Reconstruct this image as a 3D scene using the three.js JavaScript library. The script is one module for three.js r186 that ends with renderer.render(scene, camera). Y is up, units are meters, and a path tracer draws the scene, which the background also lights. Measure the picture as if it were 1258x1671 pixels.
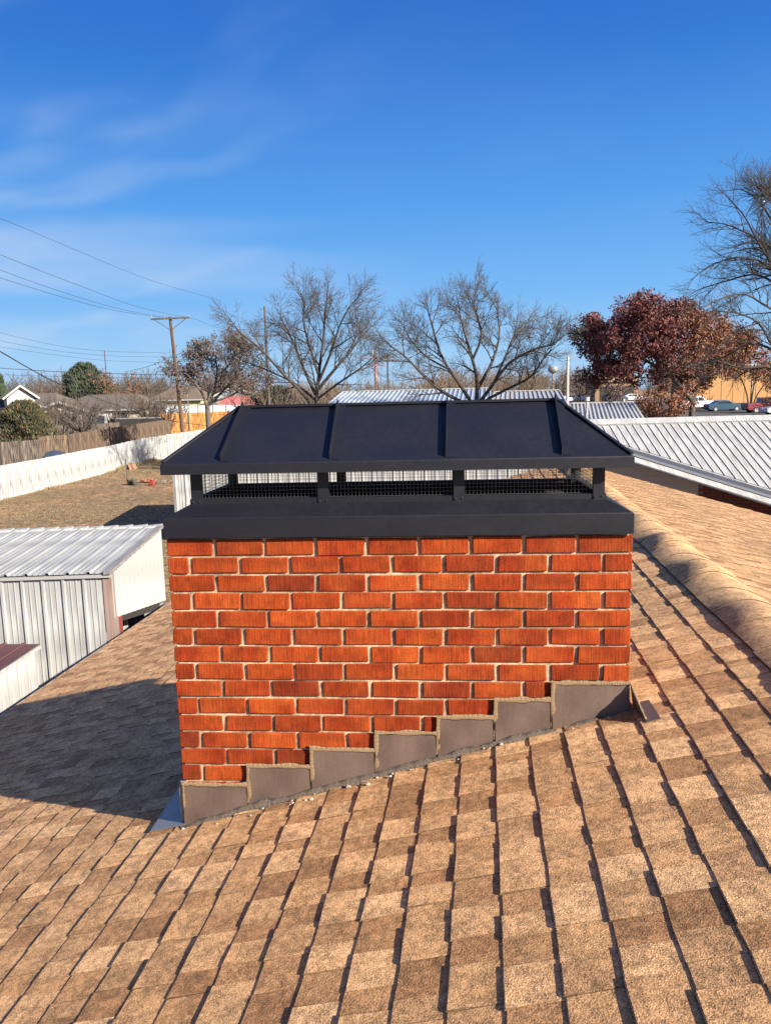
import * as THREE from 'three';
import { mergeGeometries } from 'three/addons/utils/BufferGeometryUtils.js';

/* ------------------------------------------------------------------ camera, sky, sun, exposure */
const scene = new THREE.Scene();
const EXPOSURE = 2.85;
const R2 = Math.PI / 180;
const camera = new THREE.PerspectiveCamera(67.3, 770 / 1024, 0.05, 4000);
camera.rotation.order = 'YXZ';
camera.position.set(0, 4.8, 0);
camera.rotation.set(-8.66 * R2, 7.22 * R2, -1.43 * R2);
camera.updateMatrixWorld(true);
const renderer = new THREE.WebGLRenderer({ antialias: true });
renderer.toneMapping = THREE.LinearToneMapping;
renderer.toneMappingExposure = EXPOSURE;
renderer.shadowMap.enabled = true;

const SUN = new THREE.Vector3(0.857, 0.525, 0.516).normalize();
const sun = new THREE.DirectionalLight(new THREE.Color(1.0, 0.9, 0.76), 5);
sun.position.copy(SUN).multiplyScalar(150);
sun.castShadow = true;
sun.shadow.camera.left = -90; sun.shadow.camera.right = 90; sun.shadow.camera.top = 90; sun.shadow.camera.bottom = -90;
sun.shadow.camera.far = 500; sun.shadow.mapSize.set(4096, 4096);
scene.add(sun, sun.target);

/* seeded random and noise */
function rng(seed) { let a = seed >>> 0; return () => { a |= 0; a = a + 0x6D2B79F5 | 0; let t = Math.imul(a ^ a >>> 15, 1 | a); t = t + Math.imul(t ^ t >>> 7, 61 | t) ^ t; return ((t ^ t >>> 14) >>> 0) / 4294967296; }; }
const h3 = (x, y, z, s) => { let n = Math.imul(x, 374761393) ^ Math.imul(y, 668265263) ^ Math.imul(z, 2147483647) ^ Math.imul(s, 1274126177); n = Math.imul(n ^ n >>> 13, 1274126177); n ^= n >>> 16; return (n >>> 0) / 4294967296; };
const sm = (t) => t * t * (3 - 2 * t), lerp = (a, b, t) => a + (b - a) * t, clamp = (v, a = 0, b = 1) => Math.min(b, Math.max(a, v));
const sstep = (a, b, x) => sm(clamp((x - a) / (b - a)));
function noise3(x, y, z, s = 1) {
  const X = Math.floor(x), Y = Math.floor(y), Z = Math.floor(z), u = sm(x - X), v = sm(y - Y), w = sm(z - Z);
  const L = (k) => lerp(lerp(h3(X, Y, Z + k, s), h3(X + 1, Y, Z + k, s), u), lerp(h3(X, Y + 1, Z + k, s), h3(X + 1, Y + 1, Z + k, s), u), v);
  return lerp(L(0), L(1), w);
}
function fbm3(x, y, z, o, s) { let a = 0, k = 0.5, n = 0; for (let i = 0; i < o; i++) { a += k * noise3(x, y, z, s + i); n += k; k *= 0.5; x *= 2.03; y *= 2.03; z *= 2.03; } return a / n; }
/* tileable 2D noise on a period of p cells */
function tn(x, y, px, py, s) {
  const X = Math.floor(x), Y = Math.floor(y), u = sm(x - X), v = sm(y - Y), m = (a, b) => ((a % b) + b) % b;
  const g = (i, j) => h3(m(i, px), m(j, py), 7, s);
  return lerp(lerp(g(X, Y), g(X + 1, Y), u), lerp(g(X, Y + 1), g(X + 1, Y + 1), u), v);
}

/* sky: clear winter blue with thin cirrus, paler towards the horizon */
{
  const W = 1536, H = 768, data = new Float32Array(W * H * 4);
  const stops = [[-1, .16, .13, .10], [-.02, .20, .19, .18], [0.0, .46, .66, .90], [.05, .36, .635, .94], [.12, .20, .495, .93], [.22, .108, .37, .86], [.36, .042, .21, .69], [.5, .018, .12, .54], [1, .012, .08, .36]];
  const ramp = (y) => { let i = 0; while (i < stops.length - 2 && y > stops[i + 1][0]) i++; const a = stops[i], b = stops[i + 1], t = clamp((y - a[0]) / (b[0] - a[0])); return [1, 2, 3].map((k) => lerp(a[k], b[k], t)); };
  for (let j = 0; j < H; j++) for (let i = 0; i < W; i++) {
    const el = ((j + .5) / H - .5) * Math.PI, az = ((i + .5) / W - .5) * 2 * Math.PI;
    const y = Math.sin(el), x = Math.cos(el) * Math.cos(az), z = Math.cos(el) * Math.sin(az);
    const c = ramp(y);
    if (y > .005) {
      const k = 1 / (y + .16), u = x * k, v = z * k;                       // a flat cloud deck seen from below
      const wu = u + .5 * fbm3(u * 1.3, v * 1.3, 3, 3, 40), wv = v + .5 * fbm3(u * 1.3, v * 1.3, 9, 3, 50);
      const streak = fbm3(wu * 1.6 + wv * .8, wv * 4.2 - wu * 1.5, 1, 5, 11), mass = fbm3(u * .55 + 4, v * .55, 2, 3, 23);
      const left = sstep(-.02, .62, -x / Math.hypot(x, z));                // more cirrus to the west
      let a = sstep(.50, .80, streak) * sstep(.42, .66, mass + .22 * left) * (.02 + .22 * left);
      const band = fbm3(az * 3, el * 26, 5, 4, 77);                         // level veils low in the west
      a *= lerp(1, .55, sstep(.2, .42, y)); a += .62 * left * sstep(.36, .02, y) * sstep(.36, .72, band);
      a = clamp(a * sstep(.0, .05, y), 0, .62);
      c[0] = lerp(c[0], .62, a); c[1] = lerp(c[1], .74, a); c[2] = lerp(c[2], .92, a);
    }
    if (y > -.05) { const g = Math.max(0, x * SUN.x + y * SUN.y + z * SUN.z), k = .40 * Math.pow(g, 2) + 1.1 * Math.pow(g, 9); c[0] += k * .98; c[1] += k * .95; c[2] += k * .86; }  // broad sun glow outside the view, added to warm the light in shadows
    const o = (j * W + i) * 4; data[o] = c[0] / EXPOSURE; data[o + 1] = c[1] / EXPOSURE; data[o + 2] = c[2] / EXPOSURE; data[o + 3] = 1;
  }
  const t = new THREE.DataTexture(data, W, H, THREE.RGBAFormat, THREE.FloatType);
  t.mapping = THREE.EquirectangularReflectionMapping; t.magFilter = t.minFilter = THREE.LinearFilter; t.needsUpdate = true;
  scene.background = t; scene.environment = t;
}

/* ------------------------------------------------------------------ helpers */
const V = (x, y, z) => new THREE.Vector3(x, y, z);
/* survey of the site: a bearing (in the 1258 x 1671 frame of the survey photo) and a distance along the view axis -> a place in metres */
const FOC = 1255;
const bearing = (px, py) => V((px - 629) / FOC, -(py - 835.5) / FOC, -1).applyQuaternion(camera.quaternion);
const at = (px, py, D) => bearing(px, py).multiplyScalar(D).add(camera.position);
const onPlane = (px, py, p, n) => { const d = bearing(px, py); return d.multiplyScalar(p.clone().sub(camera.position).dot(n) / d.dot(n)).add(camera.position); };
const groundY = (x, z) => { const d = Math.hypot(x, z); return 1.35 * sstep(45, 110, d) + 1.1 * sstep(110, 190, d); };
const grd = (px, D) => { const p = at(px, 700, D); p.y = groundY(p.x, p.z); return p; };

const used = {};
const numbered = (n) => { if (!(n in used)) { used[n] = 0; return n; } used[n]++; return n + '_' + String(used[n]).padStart(3, '0'); };
function tag(o, label, category, group, kind) { if (label) o.userData.label = label; if (category) o.userData.category = category; if (group) o.userData.group = group; if (kind) o.userData.kind = kind; return o; }
function thing(name, label, category, pos, turn = 0, group) { const o = new THREE.Group(); o.name = numbered(name); if (pos) o.position.copy(pos); o.rotation.y = turn; scene.add(o); return tag(o, label, category, group); }
function part(name, geo, mat, parent, kind) { const m = new THREE.Mesh(geo, mat); m.name = name; parent.add(m); if (kind) m.userData.kind = kind; return m; }
function single(name, geo, mat, label, category, group, kind) { const m = new THREE.Mesh(geo, mat); m.name = numbered(name); scene.add(m); return tag(m, label, category, group, kind); }

class MB {                                     // mesh builder: collects triangles, builds one geometry
  constructor() { this.p = []; this.n = []; this.u = []; this.c = []; this.i = []; this.col = null; this.uo = [0, 0]; }
  vert(p, n, u, v) { this.p.push(p.x, p.y, p.z); this.n.push(n.x, n.y, n.z); this.u.push(u, v); if (this.col) this.c.push(...this.col); return this.p.length / 3 - 1; }
  tri(a, b, c, flipRef) {
    let n = b.clone().sub(a).cross(c.clone().sub(a)); const l = n.length(); if (l < 1e-12) return; n.divideScalar(l);
    if (flipRef && n.dot(flipRef) < 0) { [b, c] = [c, b]; n.negate(); }
    const ax = Math.abs(n.x), ay = Math.abs(n.y), az = Math.abs(n.z);
    const f = (q) => ay > ax && ay > az ? [q.x, q.z] : ax > az ? [q.z, q.y] : [q.x, q.y];
    const k = [a, b, c].map((q) => { const w = f(q); return this.vert(q, n, w[0] + this.uo[0], w[1] + this.uo[1]); });
    this.i.push(...k);
  }
  quad(a, b, c, d, ref) { this.tri(a, b, c, ref); this.tri(a, c, d, ref); }
  hexa(v) {                                   // 8 corners: bottom ring 0-3, top ring 4-7
    const ctr = v.reduce((s, q) => s.add(q), V(0, 0, 0)).multiplyScalar(1 / 8);
    for (const f of [[0, 1, 2, 3], [4, 5, 6, 7], [0, 1, 5, 4], [1, 2, 6, 5], [2, 3, 7, 6], [3, 0, 4, 7]]) {
      const m = V(0, 0, 0); for (const k of f) m.add(v[k]); m.multiplyScalar(.25).sub(ctr); this.quad(v[f[0]], v[f[1]], v[f[2]], v[f[3]], m);
    }
    return this;
  }
  box(x0, x1, y0, y1, z0, z1) { return this.hexa([V(x0, y0, z0), V(x1, y0, z0), V(x1, y0, z1), V(x0, y0, z1), V(x0, y1, z0), V(x1, y1, z0), V(x1, y1, z1), V(x0, y1, z1)]); }
  beam(a, b, w, h, up = V(0, 1, 0)) {         // a bar from a to b, w wide, h high (centred)
    const d = b.clone().sub(a).normalize(), s = d.clone().cross(up).normalize().multiplyScalar(w / 2), t = s.clone().cross(d).normalize().multiplyScalar(h / 2);
    const k = (q, i, j) => q.clone().addScaledVector(s, i).addScaledVector(t, j);
    return this.hexa([k(a, -1, -1), k(b, -1, -1), k(b, 1, -1), k(a, 1, -1), k(a, -1, 1), k(b, -1, 1), k(b, 1, 1), k(a, 1, 1)]);
  }
  chamfer(w, h, d, c, jit, rnd) {             // a box with broken edges, centred
    const P = {}; const j = () => jit ? (rnd() - .5) * 2 * jit : 0;
    for (const x of [-1, 1]) for (const y of [-1, 1]) for (const z of [-1, 1]) {
      const a = x * w / 2 + j(), b = y * h / 2 + j(), e = z * d / 2 + j();
      P[[x, y, z]] = { x: V(a, b - y * c, e - z * c), y: V(a - x * c, b, e - z * c), z: V(a - x * c, b - y * c, e) };
    }
    for (const s of [-1, 1]) {
      this.quad(P[[s, -1, -1]].x, P[[s, 1, -1]].x, P[[s, 1, 1]].x, P[[s, -1, 1]].x, V(s, 0, 0));
      this.quad(P[[-1, s, -1]].y, P[[1, s, -1]].y, P[[1, s, 1]].y, P[[-1, s, 1]].y, V(0, s, 0));
      this.quad(P[[-1, -1, s]].z, P[[1, -1, s]].z, P[[1, 1, s]].z, P[[-1, 1, s]].z, V(0, 0, s));
      for (const t of [-1, 1]) {
        this.quad(P[[s, t, -1]].x, P[[s, t, 1]].x, P[[s, t, 1]].y, P[[s, t, -1]].y, V(s, t, 0));
        this.quad(P[[s, -1, t]].x, P[[s, 1, t]].x, P[[s, 1, t]].z, P[[s, -1, t]].z, V(s, 0, t));
        this.quad(P[[-1, s, t]].y, P[[1, s, t]].y, P[[1, s, t]].z, P[[-1, s, t]].z, V(0, s, t));
        for (const q of [-1, 1]) this.tri(P[[s, t, q]].x, P[[s, t, q]].y, P[[s, t, q]].z, V(s, t, q));
      }
    }
    return this;
  }
  tube(pts, rad, k = 5) {
    let prev = null, N = V(.31, .17, .93);
    for (let i = 0; i < pts.length; i++) {
      const t = pts[Math.min(i + 1, pts.length - 1)].clone().sub(pts[Math.max(i - 1, 0)]).normalize();
      const s = N.clone().cross(t); if (s.lengthSq() < 1e-6) s.set(1, 0, 0); s.normalize(); const b = t.clone().cross(s); N = b.clone().cross(t).negate().lengthSq() > 0 ? N : N;
      const r = Array.isArray(rad) ? rad[i] : rad, ring = [];
      for (let j = 0; j < k; j++) { const a = j / k * 2 * Math.PI, n = s.clone().multiplyScalar(Math.cos(a)).addScaledVector(b, Math.sin(a)); ring.push(this.vert(pts[i].clone().addScaledVector(n, r), n, j / k * .3, i * .3)); }
      if (prev) for (let j = 0; j < k; j++) { const q = (j + 1) % k; this.i.push(prev[j], prev[q], ring[q], prev[j], ring[q], ring[j]); }
      prev = ring;
    }
    return this;
  }
  geo() {
    const g = new THREE.BufferGeometry();
    g.setAttribute('position', new THREE.BufferAttribute(new Float32Array(this.p), 3)); g.setAttribute('normal', new THREE.BufferAttribute(new Float32Array(this.n), 3)); g.setAttribute('uv', new THREE.BufferAttribute(new Float32Array(this.u), 2));
    if (this.c.length) g.setAttribute('color', new THREE.BufferAttribute(new Float32Array(this.c), 3));
    g.setIndex(this.i); return g;
  }
}
const catmull = (pts, n) => new THREE.CatmullRomCurve3(pts, false, 'centripetal').getPoints(n);
/* a painted steel sheet standing in x-y, ribs upright, facing +z */
function ribSheet(w, h, ribs, rh, rw) {       // ribs: list of [x, scale]
  const m = new MB(); const prof = [[0, 0]];
  for (const [x, s] of ribs) { const a = rw * s / 2, b = rw * s * .28; prof.push([Math.max(0, x - a), 0], [x - b, rh * s], [x + b, rh * s], [Math.min(w, x + a), 0]); }
  prof.push([w, 0]);
  for (let i = 0; i < prof.length - 1; i++) { const [a, c] = prof[i], [b, d] = prof[i + 1]; m.quad(V(a, 0, c), V(b, 0, d), V(b, h, d), V(a, h, c), V(0, 0, 1)); }
  return m;
}

/* ------------------------------------------------------------------ materials */
function tex(W, H, fn, repeat, srgb = true) {
  const d = new Uint8Array(W * H * 4);
  for (let j = 0; j < H; j++) for (let i = 0; i < W; i++) { const c = fn(i / W, j / H, i, j), o = (j * W + i) * 4; if (typeof c === 'number') d[o] = d[o + 1] = d[o + 2] = clamp(c) * 255; else for (let k = 0; k < 3; k++) d[o + k] = clamp(c[k]) * 255; d[o + 3] = 255; }
  const t = new THREE.DataTexture(d, W, H); t.wrapS = t.wrapT = THREE.RepeatWrapping; t.magFilter = THREE.LinearFilter; t.minFilter = THREE.LinearMipmapLinearFilter; t.generateMipmaps = true;
  if (srgb) t.colorSpace = THREE.SRGBColorSpace; t.repeat.set(repeat[0], repeat[1]); t.needsUpdate = true; return t;
}
const std = (c, rough, o = {}) => new THREE.MeshStandardMaterial({ color: new THREE.Color().setRGB(...c), roughness: rough, metalness: 0, ...o });
const rT = rng(5);
/* mineral granules: 0.5 m tile at about 1 mm a texel */
const gran = (() => {
  const N = 512, a = new Float32Array(N * N);
  for (let k = 0; k < N * N; k++) a[k] = rT();
  const b = new Float32Array(N * N);
  for (let j = 0; j < N; j++) for (let i = 0; i < N; i++) { let s = 0; for (let y = -1; y <= 1; y++) for (let x = -1; x <= 1; x++) s += a[((j + y + N) % N) * N + (i + x + N) % N]; b[j * N + i] = .45 * a[j * N + i] + .55 * ((s / 9 - .5) * 2 + .5); }
  return (u, v) => b[(Math.floor(v * N) % N) * N + Math.floor(u * N) % N];
})();
const shingleMap = tex(512, 512, (u, v) => { const g = gran(u, v), l = tn(u * 9, v * 9, 9, 9, 3), m = tn(u * 40, v * 40, 40, 40, 9); const b = .48 + .62 * (g - .5) + .16 * (l - .5) + .22 * (m - .5) + .3; return [b, b * .992, b * (.975 + .02 * (m - .5))]; }, [1 / .62, 1 / .62]);
const shingleBump = tex(512, 512, (u, v) => gran(u, v), [1 / .62, 1 / .62], false);
const mShingle = new THREE.MeshStandardMaterial({ color: 0xffffff, vertexColors: true, roughness: .95, map: shingleMap, bumpMap: shingleBump, bumpScale: .001 });
/* wire-cut brick: upright drag marks, specks, blotches; 1 m tile */
const brickMap = tex(1024, 1024, (u, v) => {
  const st = tn(u * 256, v * 14, 256, 14, 21), st2 = tn(u * 128 + 3, v * 30, 128, 30, 22), bl = tn(u * 12, v * 12, 12, 12, 23), sp = tn(u * 420, v * 420, 420, 420, 24), b2 = tn(u * 40, v * 34, 40, 34, 27);
  let b = .83 + .08 * (st - .5) + .05 * (st2 - .5) + .16 * (bl - .5) + .17 * (b2 - .5) + .17 * (sp - .5); if (st > .84 && st2 > .6) b -= .14; const lite = sp > .93 ? .12 : 0;
  return [b + lite, b * (.94 + .2 * (bl - .5)) + lite, b * (.9 + .25 * (bl - .5)) + lite];
}, [1, 1]);
const brickBump = tex(1024, 1024, (u, v) => .5 * tn(u * 256, v * 14, 256, 14, 21) + .35 * tn(u * 128 + 3, v * 30, 128, 30, 22) + .3 * tn(u * 420, v * 420, 420, 420, 24) - .05, [1, 1], false);
const mBrick = new THREE.MeshPhysicalMaterial({ vertexColors: true, roughness: .85, specularIntensity: .35, map: brickMap, bumpMap: brickBump, bumpScale: .0016 });
const mortarMap = tex(512, 512, (u, v) => { const a = tn(u * 200, v * 200, 200, 200, 31), b = tn(u * 30, v * 30, 30, 30, 32); const k = .80 + .22 * (a - .5) + .24 * (b - .5) + .3 * (tn(u * 5, v * 7, 5, 7, 33) - .5); return [k, k * .975, k * .94]; }, [2, 2]);
const mMortar = std([.52, .375, .25], .95, { map: mortarMap, bumpMap: mortarMap, bumpScale: .0015 });
const fineMap = tex(256, 256, (u, v) => .86 + .16 * (tn(u * 60, v * 6, 60, 6, 41) - .5) + .14 * (tn(u * 8, v * 8, 8, 8, 42) - .5), [1, .5]);
const roughMap = tex(256, 256, (u, v) => { const k = .82 + .16 * (tn(u * 7, v * 7, 7, 7, 51) - .5) + .12 * (tn(u * 60, v * 60, 60, 60, 52) - .5); return [k, k, k]; }, [1.3, 1.3], false);
const mCap = new THREE.MeshPhysicalMaterial({ color: new THREE.Color().setRGB(.0062, .0068, .011), roughness: .58, roughnessMap: roughMap, metalness: 0, specularIntensity: .8 });
const mCapDark = std([.006, .006, .007], .8);
const mWire = std([.10, .10, .10], .5, { metalness: .6 });
const mScrew = std([.05, .05, .055], .35, { metalness: .6 });
const flashMap = tex(256, 256, (u, v) => { const k = .86 + .22 * (tn(u * 5, v * 5, 5, 5, 61) - .5) + .05 * (tn(u * 70, v * 8, 70, 8, 62) - .5) + .08 * (tn(u * 120, v * 120, 120, 120, 63) - .5); return [k, k * .985, k * .97]; }, [2.2, 2.2]);
const mFlash = std([.145, .102, .083], .6, { map: flashMap, roughnessMap: roughMap, metalness: .15 });
const mFlashBlue = std([.24, .25, .28], .45, { map: flashMap, metalness: .35 });
const mCaulk = std([.40, .275, .155], .75, { map: mortarMap, bumpMap: mortarMap, bumpScale: .004 });
const mTar = std([.17, .135, .11], .8, { map: mortarMap, bumpMap: mortarMap, bumpScale: .006 });
const mGalv = std([.38, .39, .385], .5, { map: fineMap, metalness: .15 });
const mGalvWall = std([.42, .425, .42], .5, { map: fineMap, metalness: .1 });
const mWhite = std([.43, .43, .42], .5, { map: fineMap });
const mTrim = std([.25, .24, .23], .55, { map: fineMap });
const mPinkTrim = std([.28, .20, .17], .65, { map: fineMap });
const mRedSteel = std([.18, .035, .025], .6);
const mBrownMetal = std([.115, .05, .042], .55, { map: fineMap });
const stainMap = tex(512, 256, (u, v) => { const k = .90 + .14 * (tn(u * 60, v * 3, 60, 3, 141) - .5) + .2 * (tn(u * 9, v * 5, 9, 5, 142) - .5) - .16 * sstep(.55, .8, tn(u * 34, v * 2, 34, 2, 143)); return [k, k * .995, k * .985]; }, [.31, .5]);
const mDark = std([.02, .018, .016], .85);
const woodMap = tex(256, 256, (u, v) => { const k = .74 + .5 * (tn(u * 50, v * 3, 50, 3, 71) - .5) + .3 * (tn(u * 7, v * 2, 7, 2, 72) - .5); return [k, k * .97, k * .94]; }, [.8, .8]);
const mFenceWood = std([.165, .12, .085], .9, { map: woodMap });
const mFenceGrey = std([.135, .115, .10], .9, { map: woodMap });
const mOrangeWood = std([.55, .24, .055], .85, { map: woodMap });
const mPole = std([.17, .105, .07], .9, { map: woodMap });
const mBark = std([.044, .036, .031], .95), mBarkGrey = std([.085, .07, .06], .95), mTwig = std([.072, .058, .048], .95), mBrush = std([.12, .088, .064], .95);
const mWireLine = std([.03, .03, .032], .7);
const mLeaf = new THREE.MeshPhysicalMaterial({ vertexColors: true, roughness: .9, side: THREE.DoubleSide, transmission: .3, thickness: 0 });
const mGlass = std([.03, .035, .04], .08);
const mTyre = std([.015, .015, .015], .8), mRim = std([.5, .5, .5], .35, { metalness: .7 });
const mAsphalt = std([.075, .072, .07], .92, { map: mortarMap });
const wallBrickMap = tex(256, 256, (u, v) => .8 + .4 * (tn(u * 30, v * 30, 30, 30, 81) - .5), [2, 2]);

/* ------------------------------------------------------------------ ground */
function terrain(x0, x1, z0, z1, nx, nz, lift, warp = 1) {
  const g = new THREE.BufferGeometry(), p = [], u = [], ix = [];
  for (let j = 0; j <= nz; j++) for (let i = 0; i <= nx; i++) {
    const f = (t) => warp === 1 ? t : (Math.sign(t - .5) * Math.pow(Math.abs(t - .5) * 2, warp) + 1) / 2;
    const x = lerp(x0, x1, f(i / nx)), z = lerp(z0, z1, f(j / nz)); p.push(x, groundY(x, z) + lift, z); u.push(x, z);
  }
  for (let j = 0; j < nz; j++) for (let i = 0; i < nx; i++) { const a = j * (nx + 1) + i; ix.push(a, a + nx + 1, a + 1, a + 1, a + nx + 1, a + nx + 2); }
  g.setAttribute('position', new THREE.Float32BufferAttribute(p, 3)); g.setAttribute('uv', new THREE.Float32BufferAttribute(u, 2)); g.setIndex(ix); g.computeVertexNormals(); return g;
}
const groundMap = tex(1024, 1024, (u, v) => {
  const a = tn(u * 6, v * 6, 6, 6, 91), b = tn(u * 26, v * 26, 26, 26, 92), c = tn(u * 240, v * 240, 240, 240, 93), d = tn(u * 90, v * 90, 90, 90, 94);
  const t = sstep(.42, .66, .6 * a + .4 * b), k = .86 + .5 * (c - .5) + .4 * (d - .5);
  const grass = [.60, .50, .34], dirt = [.70, .55, .39]; return [0, 1, 2].map((q) => lerp(grass[q], dirt[q], t) * k);
}, [1 / 14, 1 / 14]);
const mGround = std([.60, .57, .52], .97, { map: groundMap, bumpMap: groundMap, bumpScale: .03 });
single('ground', terrain(-1800, 1800, -1800, 1800, 120, 120, 0, 3), mGround, 'dry brown winter ground reaching from the houses to the horizon', 'ground', null, 'structure');
single('parking_lot', terrain(20, 80, -185, -88, 12, 24, .03), mAsphalt, 'dark asphalt car park beyond the white metal roof', 'car park', null, 'structure');
single('street', terrain(10, 40, -230, -118, 8, 24, .034), mAsphalt, 'grey asphalt street behind the small ribbed roof', 'street', null, 'structure');

/* ------------------------------------------------------------------ the house under our feet */
const RX = 1.265, RY = 3.757, SL = 0.2919, EAVE = -3.98, Z0 = 1.0, Z1 = -11.9;
const house = thing('house', 'low brown house whose tan shingled roof fills the foreground', 'house', V(0, 0, 0));
const cosS = 1 / Math.hypot(1, SL), sinS = SL * cosS;
const frameL = (s, z, h) => V(RX - s * cosS + (-sinS) * h * 1, RY - s * sinS + cosS * h, z);     // s: metres down the left slope
const frameR = (s, z, h) => V(RX + s * cosS + sinS * h, RY - s * sinS + cosS * h, z);
const chimRot = 2.626 * R2;
const CH = new THREE.Matrix4().makeRotationY(chimRot).setPosition(-0.3411, 4.2524, -2.9306);   // chimney frame: face centre, top course
const chInv = CH.clone().invert();
{
  const w = new MB(); w.box(EAVE + .35, 6.1, 0, 2.2, Z1 + .3, Z0 + 2.0); part('wall', w.geo(), std([.2, .09, .06], .9), house);
  const d = new MB();
  const SLn = (RX - EAVE) / cosS;
  for (const f of [frameL, frameR]) d.hexa([f(0, Z0 + 2, -.12), f(SLn, Z0 + 2, -.12), f(SLn, Z1 + .02, -.12), f(0, Z1 + .02, -.12), f(0, Z0 + 2, -.009), f(SLn, Z0 + 2, -.009), f(SLn, Z1 + .02, -.009), f(0, Z1 + .02, -.009)]);
  const roof = part('roof', d.geo(), std([.12, .085, .06], .95), house);
  const e = new MB(); e.box(EAVE - .045, EAVE - .02, 2.06, 2.215, Z1 + .02, Z0 + 2); part('fascia', e.geo(), mWhite, house);
  const tones = [[.77, .455, .215], [.74, .43, .20], [.68, .385, .172], [.585, .315, .134], [.49, .252, .105], [.81, .49, .240], [.66, .375, .17]];
  const r = rng(77), EX = .1392, first = .1565, tabs = [];
  const cam = camera.position;
  const buildSide = (f, left) => {
    const rows = Math.ceil((SLn - first) / EX) + 1;
    for (let k = -1; k < rows; k++) {
      const s0 = first + k * EX - .0, s1 = Math.min(s0 + EX, SLn + .02); if (s0 > SLn) continue;
      let z = Z1 + r() * .1, high = r() < .5;
      while (z < Z0 + 1.0) {
        const wd = high ? .085 + .075 * r() : .06 + .075 * r(), z2 = Math.min(z + wd, Z0 + 1.0);
        const t = high ? .0078 + .0024 * r() : .0045 + .0012 * r();
        const ti = high ? [0, 1, 5, 1, 2, 0, 6][Math.floor(r() * 7)] : [3, 3, 4, 3, 4, 2, 6][Math.floor(r() * 7)];
        const k0 = .92 + .16 * r(), wr = left ? 1 : .72 - .34 * sstep(.52, .72, fbm3(s0 * 1.1, z * .16, 3, 3, 61)); const c = tones[ti].map((q) => q * k0 * wr);  // right slope colour darkened to offset its stronger sun, plus weathered streaks
        const ua = Math.max(s0 - .03, .0), j = () => (r() - .5) * .006;
        const m = new MB(); m.col = c; m.uo = [r(), r()];
        const b0 = s1 + j(), b1 = s1 + j(), skew = (r() - .5) * .008;
        const a0 = f(ua, z + .0006, .0), a1 = f(ua, z2 - .0006, .0);
        const zb = z + .0006 + (high ? -.001 : 0) + skew, zc = z2 - .0006 + (high ? .001 : 0) + skew;
        const lip = Math.max(s1 - .004, ua + .01);
        // upper plane, rolled lip, butt face, two flanks
        const e0 = f(b0 - .004, zb, t), e1 = f(b1 - .004, zc, t), g0 = f(b0, zb, t - .0025), g1 = f(b1, zc, t - .0025), q0 = f(b0, zb, -.006), q1 = f(b1, zc, -.006), u0 = f(ua, z, -.008), u1 = f(ua, z2, -.008);
        const up = f(0, 0, 1).sub(f(0, 0, 0)), dn = f(1, 0, 0).sub(f(0, 0, 0));
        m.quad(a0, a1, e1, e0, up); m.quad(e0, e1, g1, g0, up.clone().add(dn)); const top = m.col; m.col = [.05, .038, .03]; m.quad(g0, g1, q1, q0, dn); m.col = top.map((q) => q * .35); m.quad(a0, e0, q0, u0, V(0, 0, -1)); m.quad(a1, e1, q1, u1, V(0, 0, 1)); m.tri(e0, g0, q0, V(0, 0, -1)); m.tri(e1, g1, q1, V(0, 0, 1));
        const ctr = f((s0 + s1) / 2, (z + z2) / 2, t);
        // skip what stands inside the chimney
        const lc = ctr.clone().applyMatrix4(chInv);
        if (!(lc.x > -.86 && lc.x < .86 && lc.z < -.05 && lc.z > -.6)) {
          const pr = ctr.clone().project(camera), vis = ctr.z < -.9 && Math.abs(pr.x) < 1.02 && Math.abs(pr.y) < 1.02 && left;
          const behind = left && lc.z < -.3 && pr.x > -.5 && pr.x < .62 && ctr.x < .7;
          const dist = ctr.distanceTo(cam), nrm = up.dot(cam.clone().sub(ctr)) / dist;
          tabs.push({ m, size: vis && !behind ? (z2 - z) * EX * nrm / (dist * dist) : 0 });
        }
        z = z2; high = r() < .18 ? high : !high;
      }
    }
  };
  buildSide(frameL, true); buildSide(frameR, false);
  tabs.sort((a, b) => b.size - a.size);
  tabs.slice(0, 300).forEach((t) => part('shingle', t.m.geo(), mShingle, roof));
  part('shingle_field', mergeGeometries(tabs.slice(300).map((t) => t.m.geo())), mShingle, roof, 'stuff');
  // ridge caps: folded shingles lapping one another along the ridge, humped where the boards have lifted
  const hump = (z) => .012 + .038 * Math.pow(.5 + .5 * Math.cos((z + 4.5) / .87 * 2 * Math.PI), 2.2) * (1 + .3 * Math.sin(z * 2.1));
  const rr = rng(91);
  for (let z = Z1, n = 0; z < Z0 + 1; z += .29, n++) {
    const m = new MB(); const bk = .95 + .08 * rr(), base = [.64, .39, .19].map((q) => q * bk); m.col = base; m.uo = [rr(), rr()];
    const L = .305, half = .165 + (rr() - .5) * .01, prof = [];
    const P = (a, t) => { const x = a * half, zz = z + t * L, lift = .012 + .004 * t, k = .07; const y = RY - SL * (Math.sqrt(x * x + k * k) - k * .5) + lift + hump(zz) * (1 - Math.pow(Math.abs(a), 2.2)) - .006 * Math.pow(Math.abs(a), 3); return V(RX + x, y, zz + (rr() - .5) * .0008); };
    const NA = 10, NT = 4, grid = []; for (let i = 0; i <= NT; i++) { const row = []; for (let j = 0; j <= NA; j++) row.push(P(j / NA * 2 - 1, i / NT)); grid.push(row); }
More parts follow.
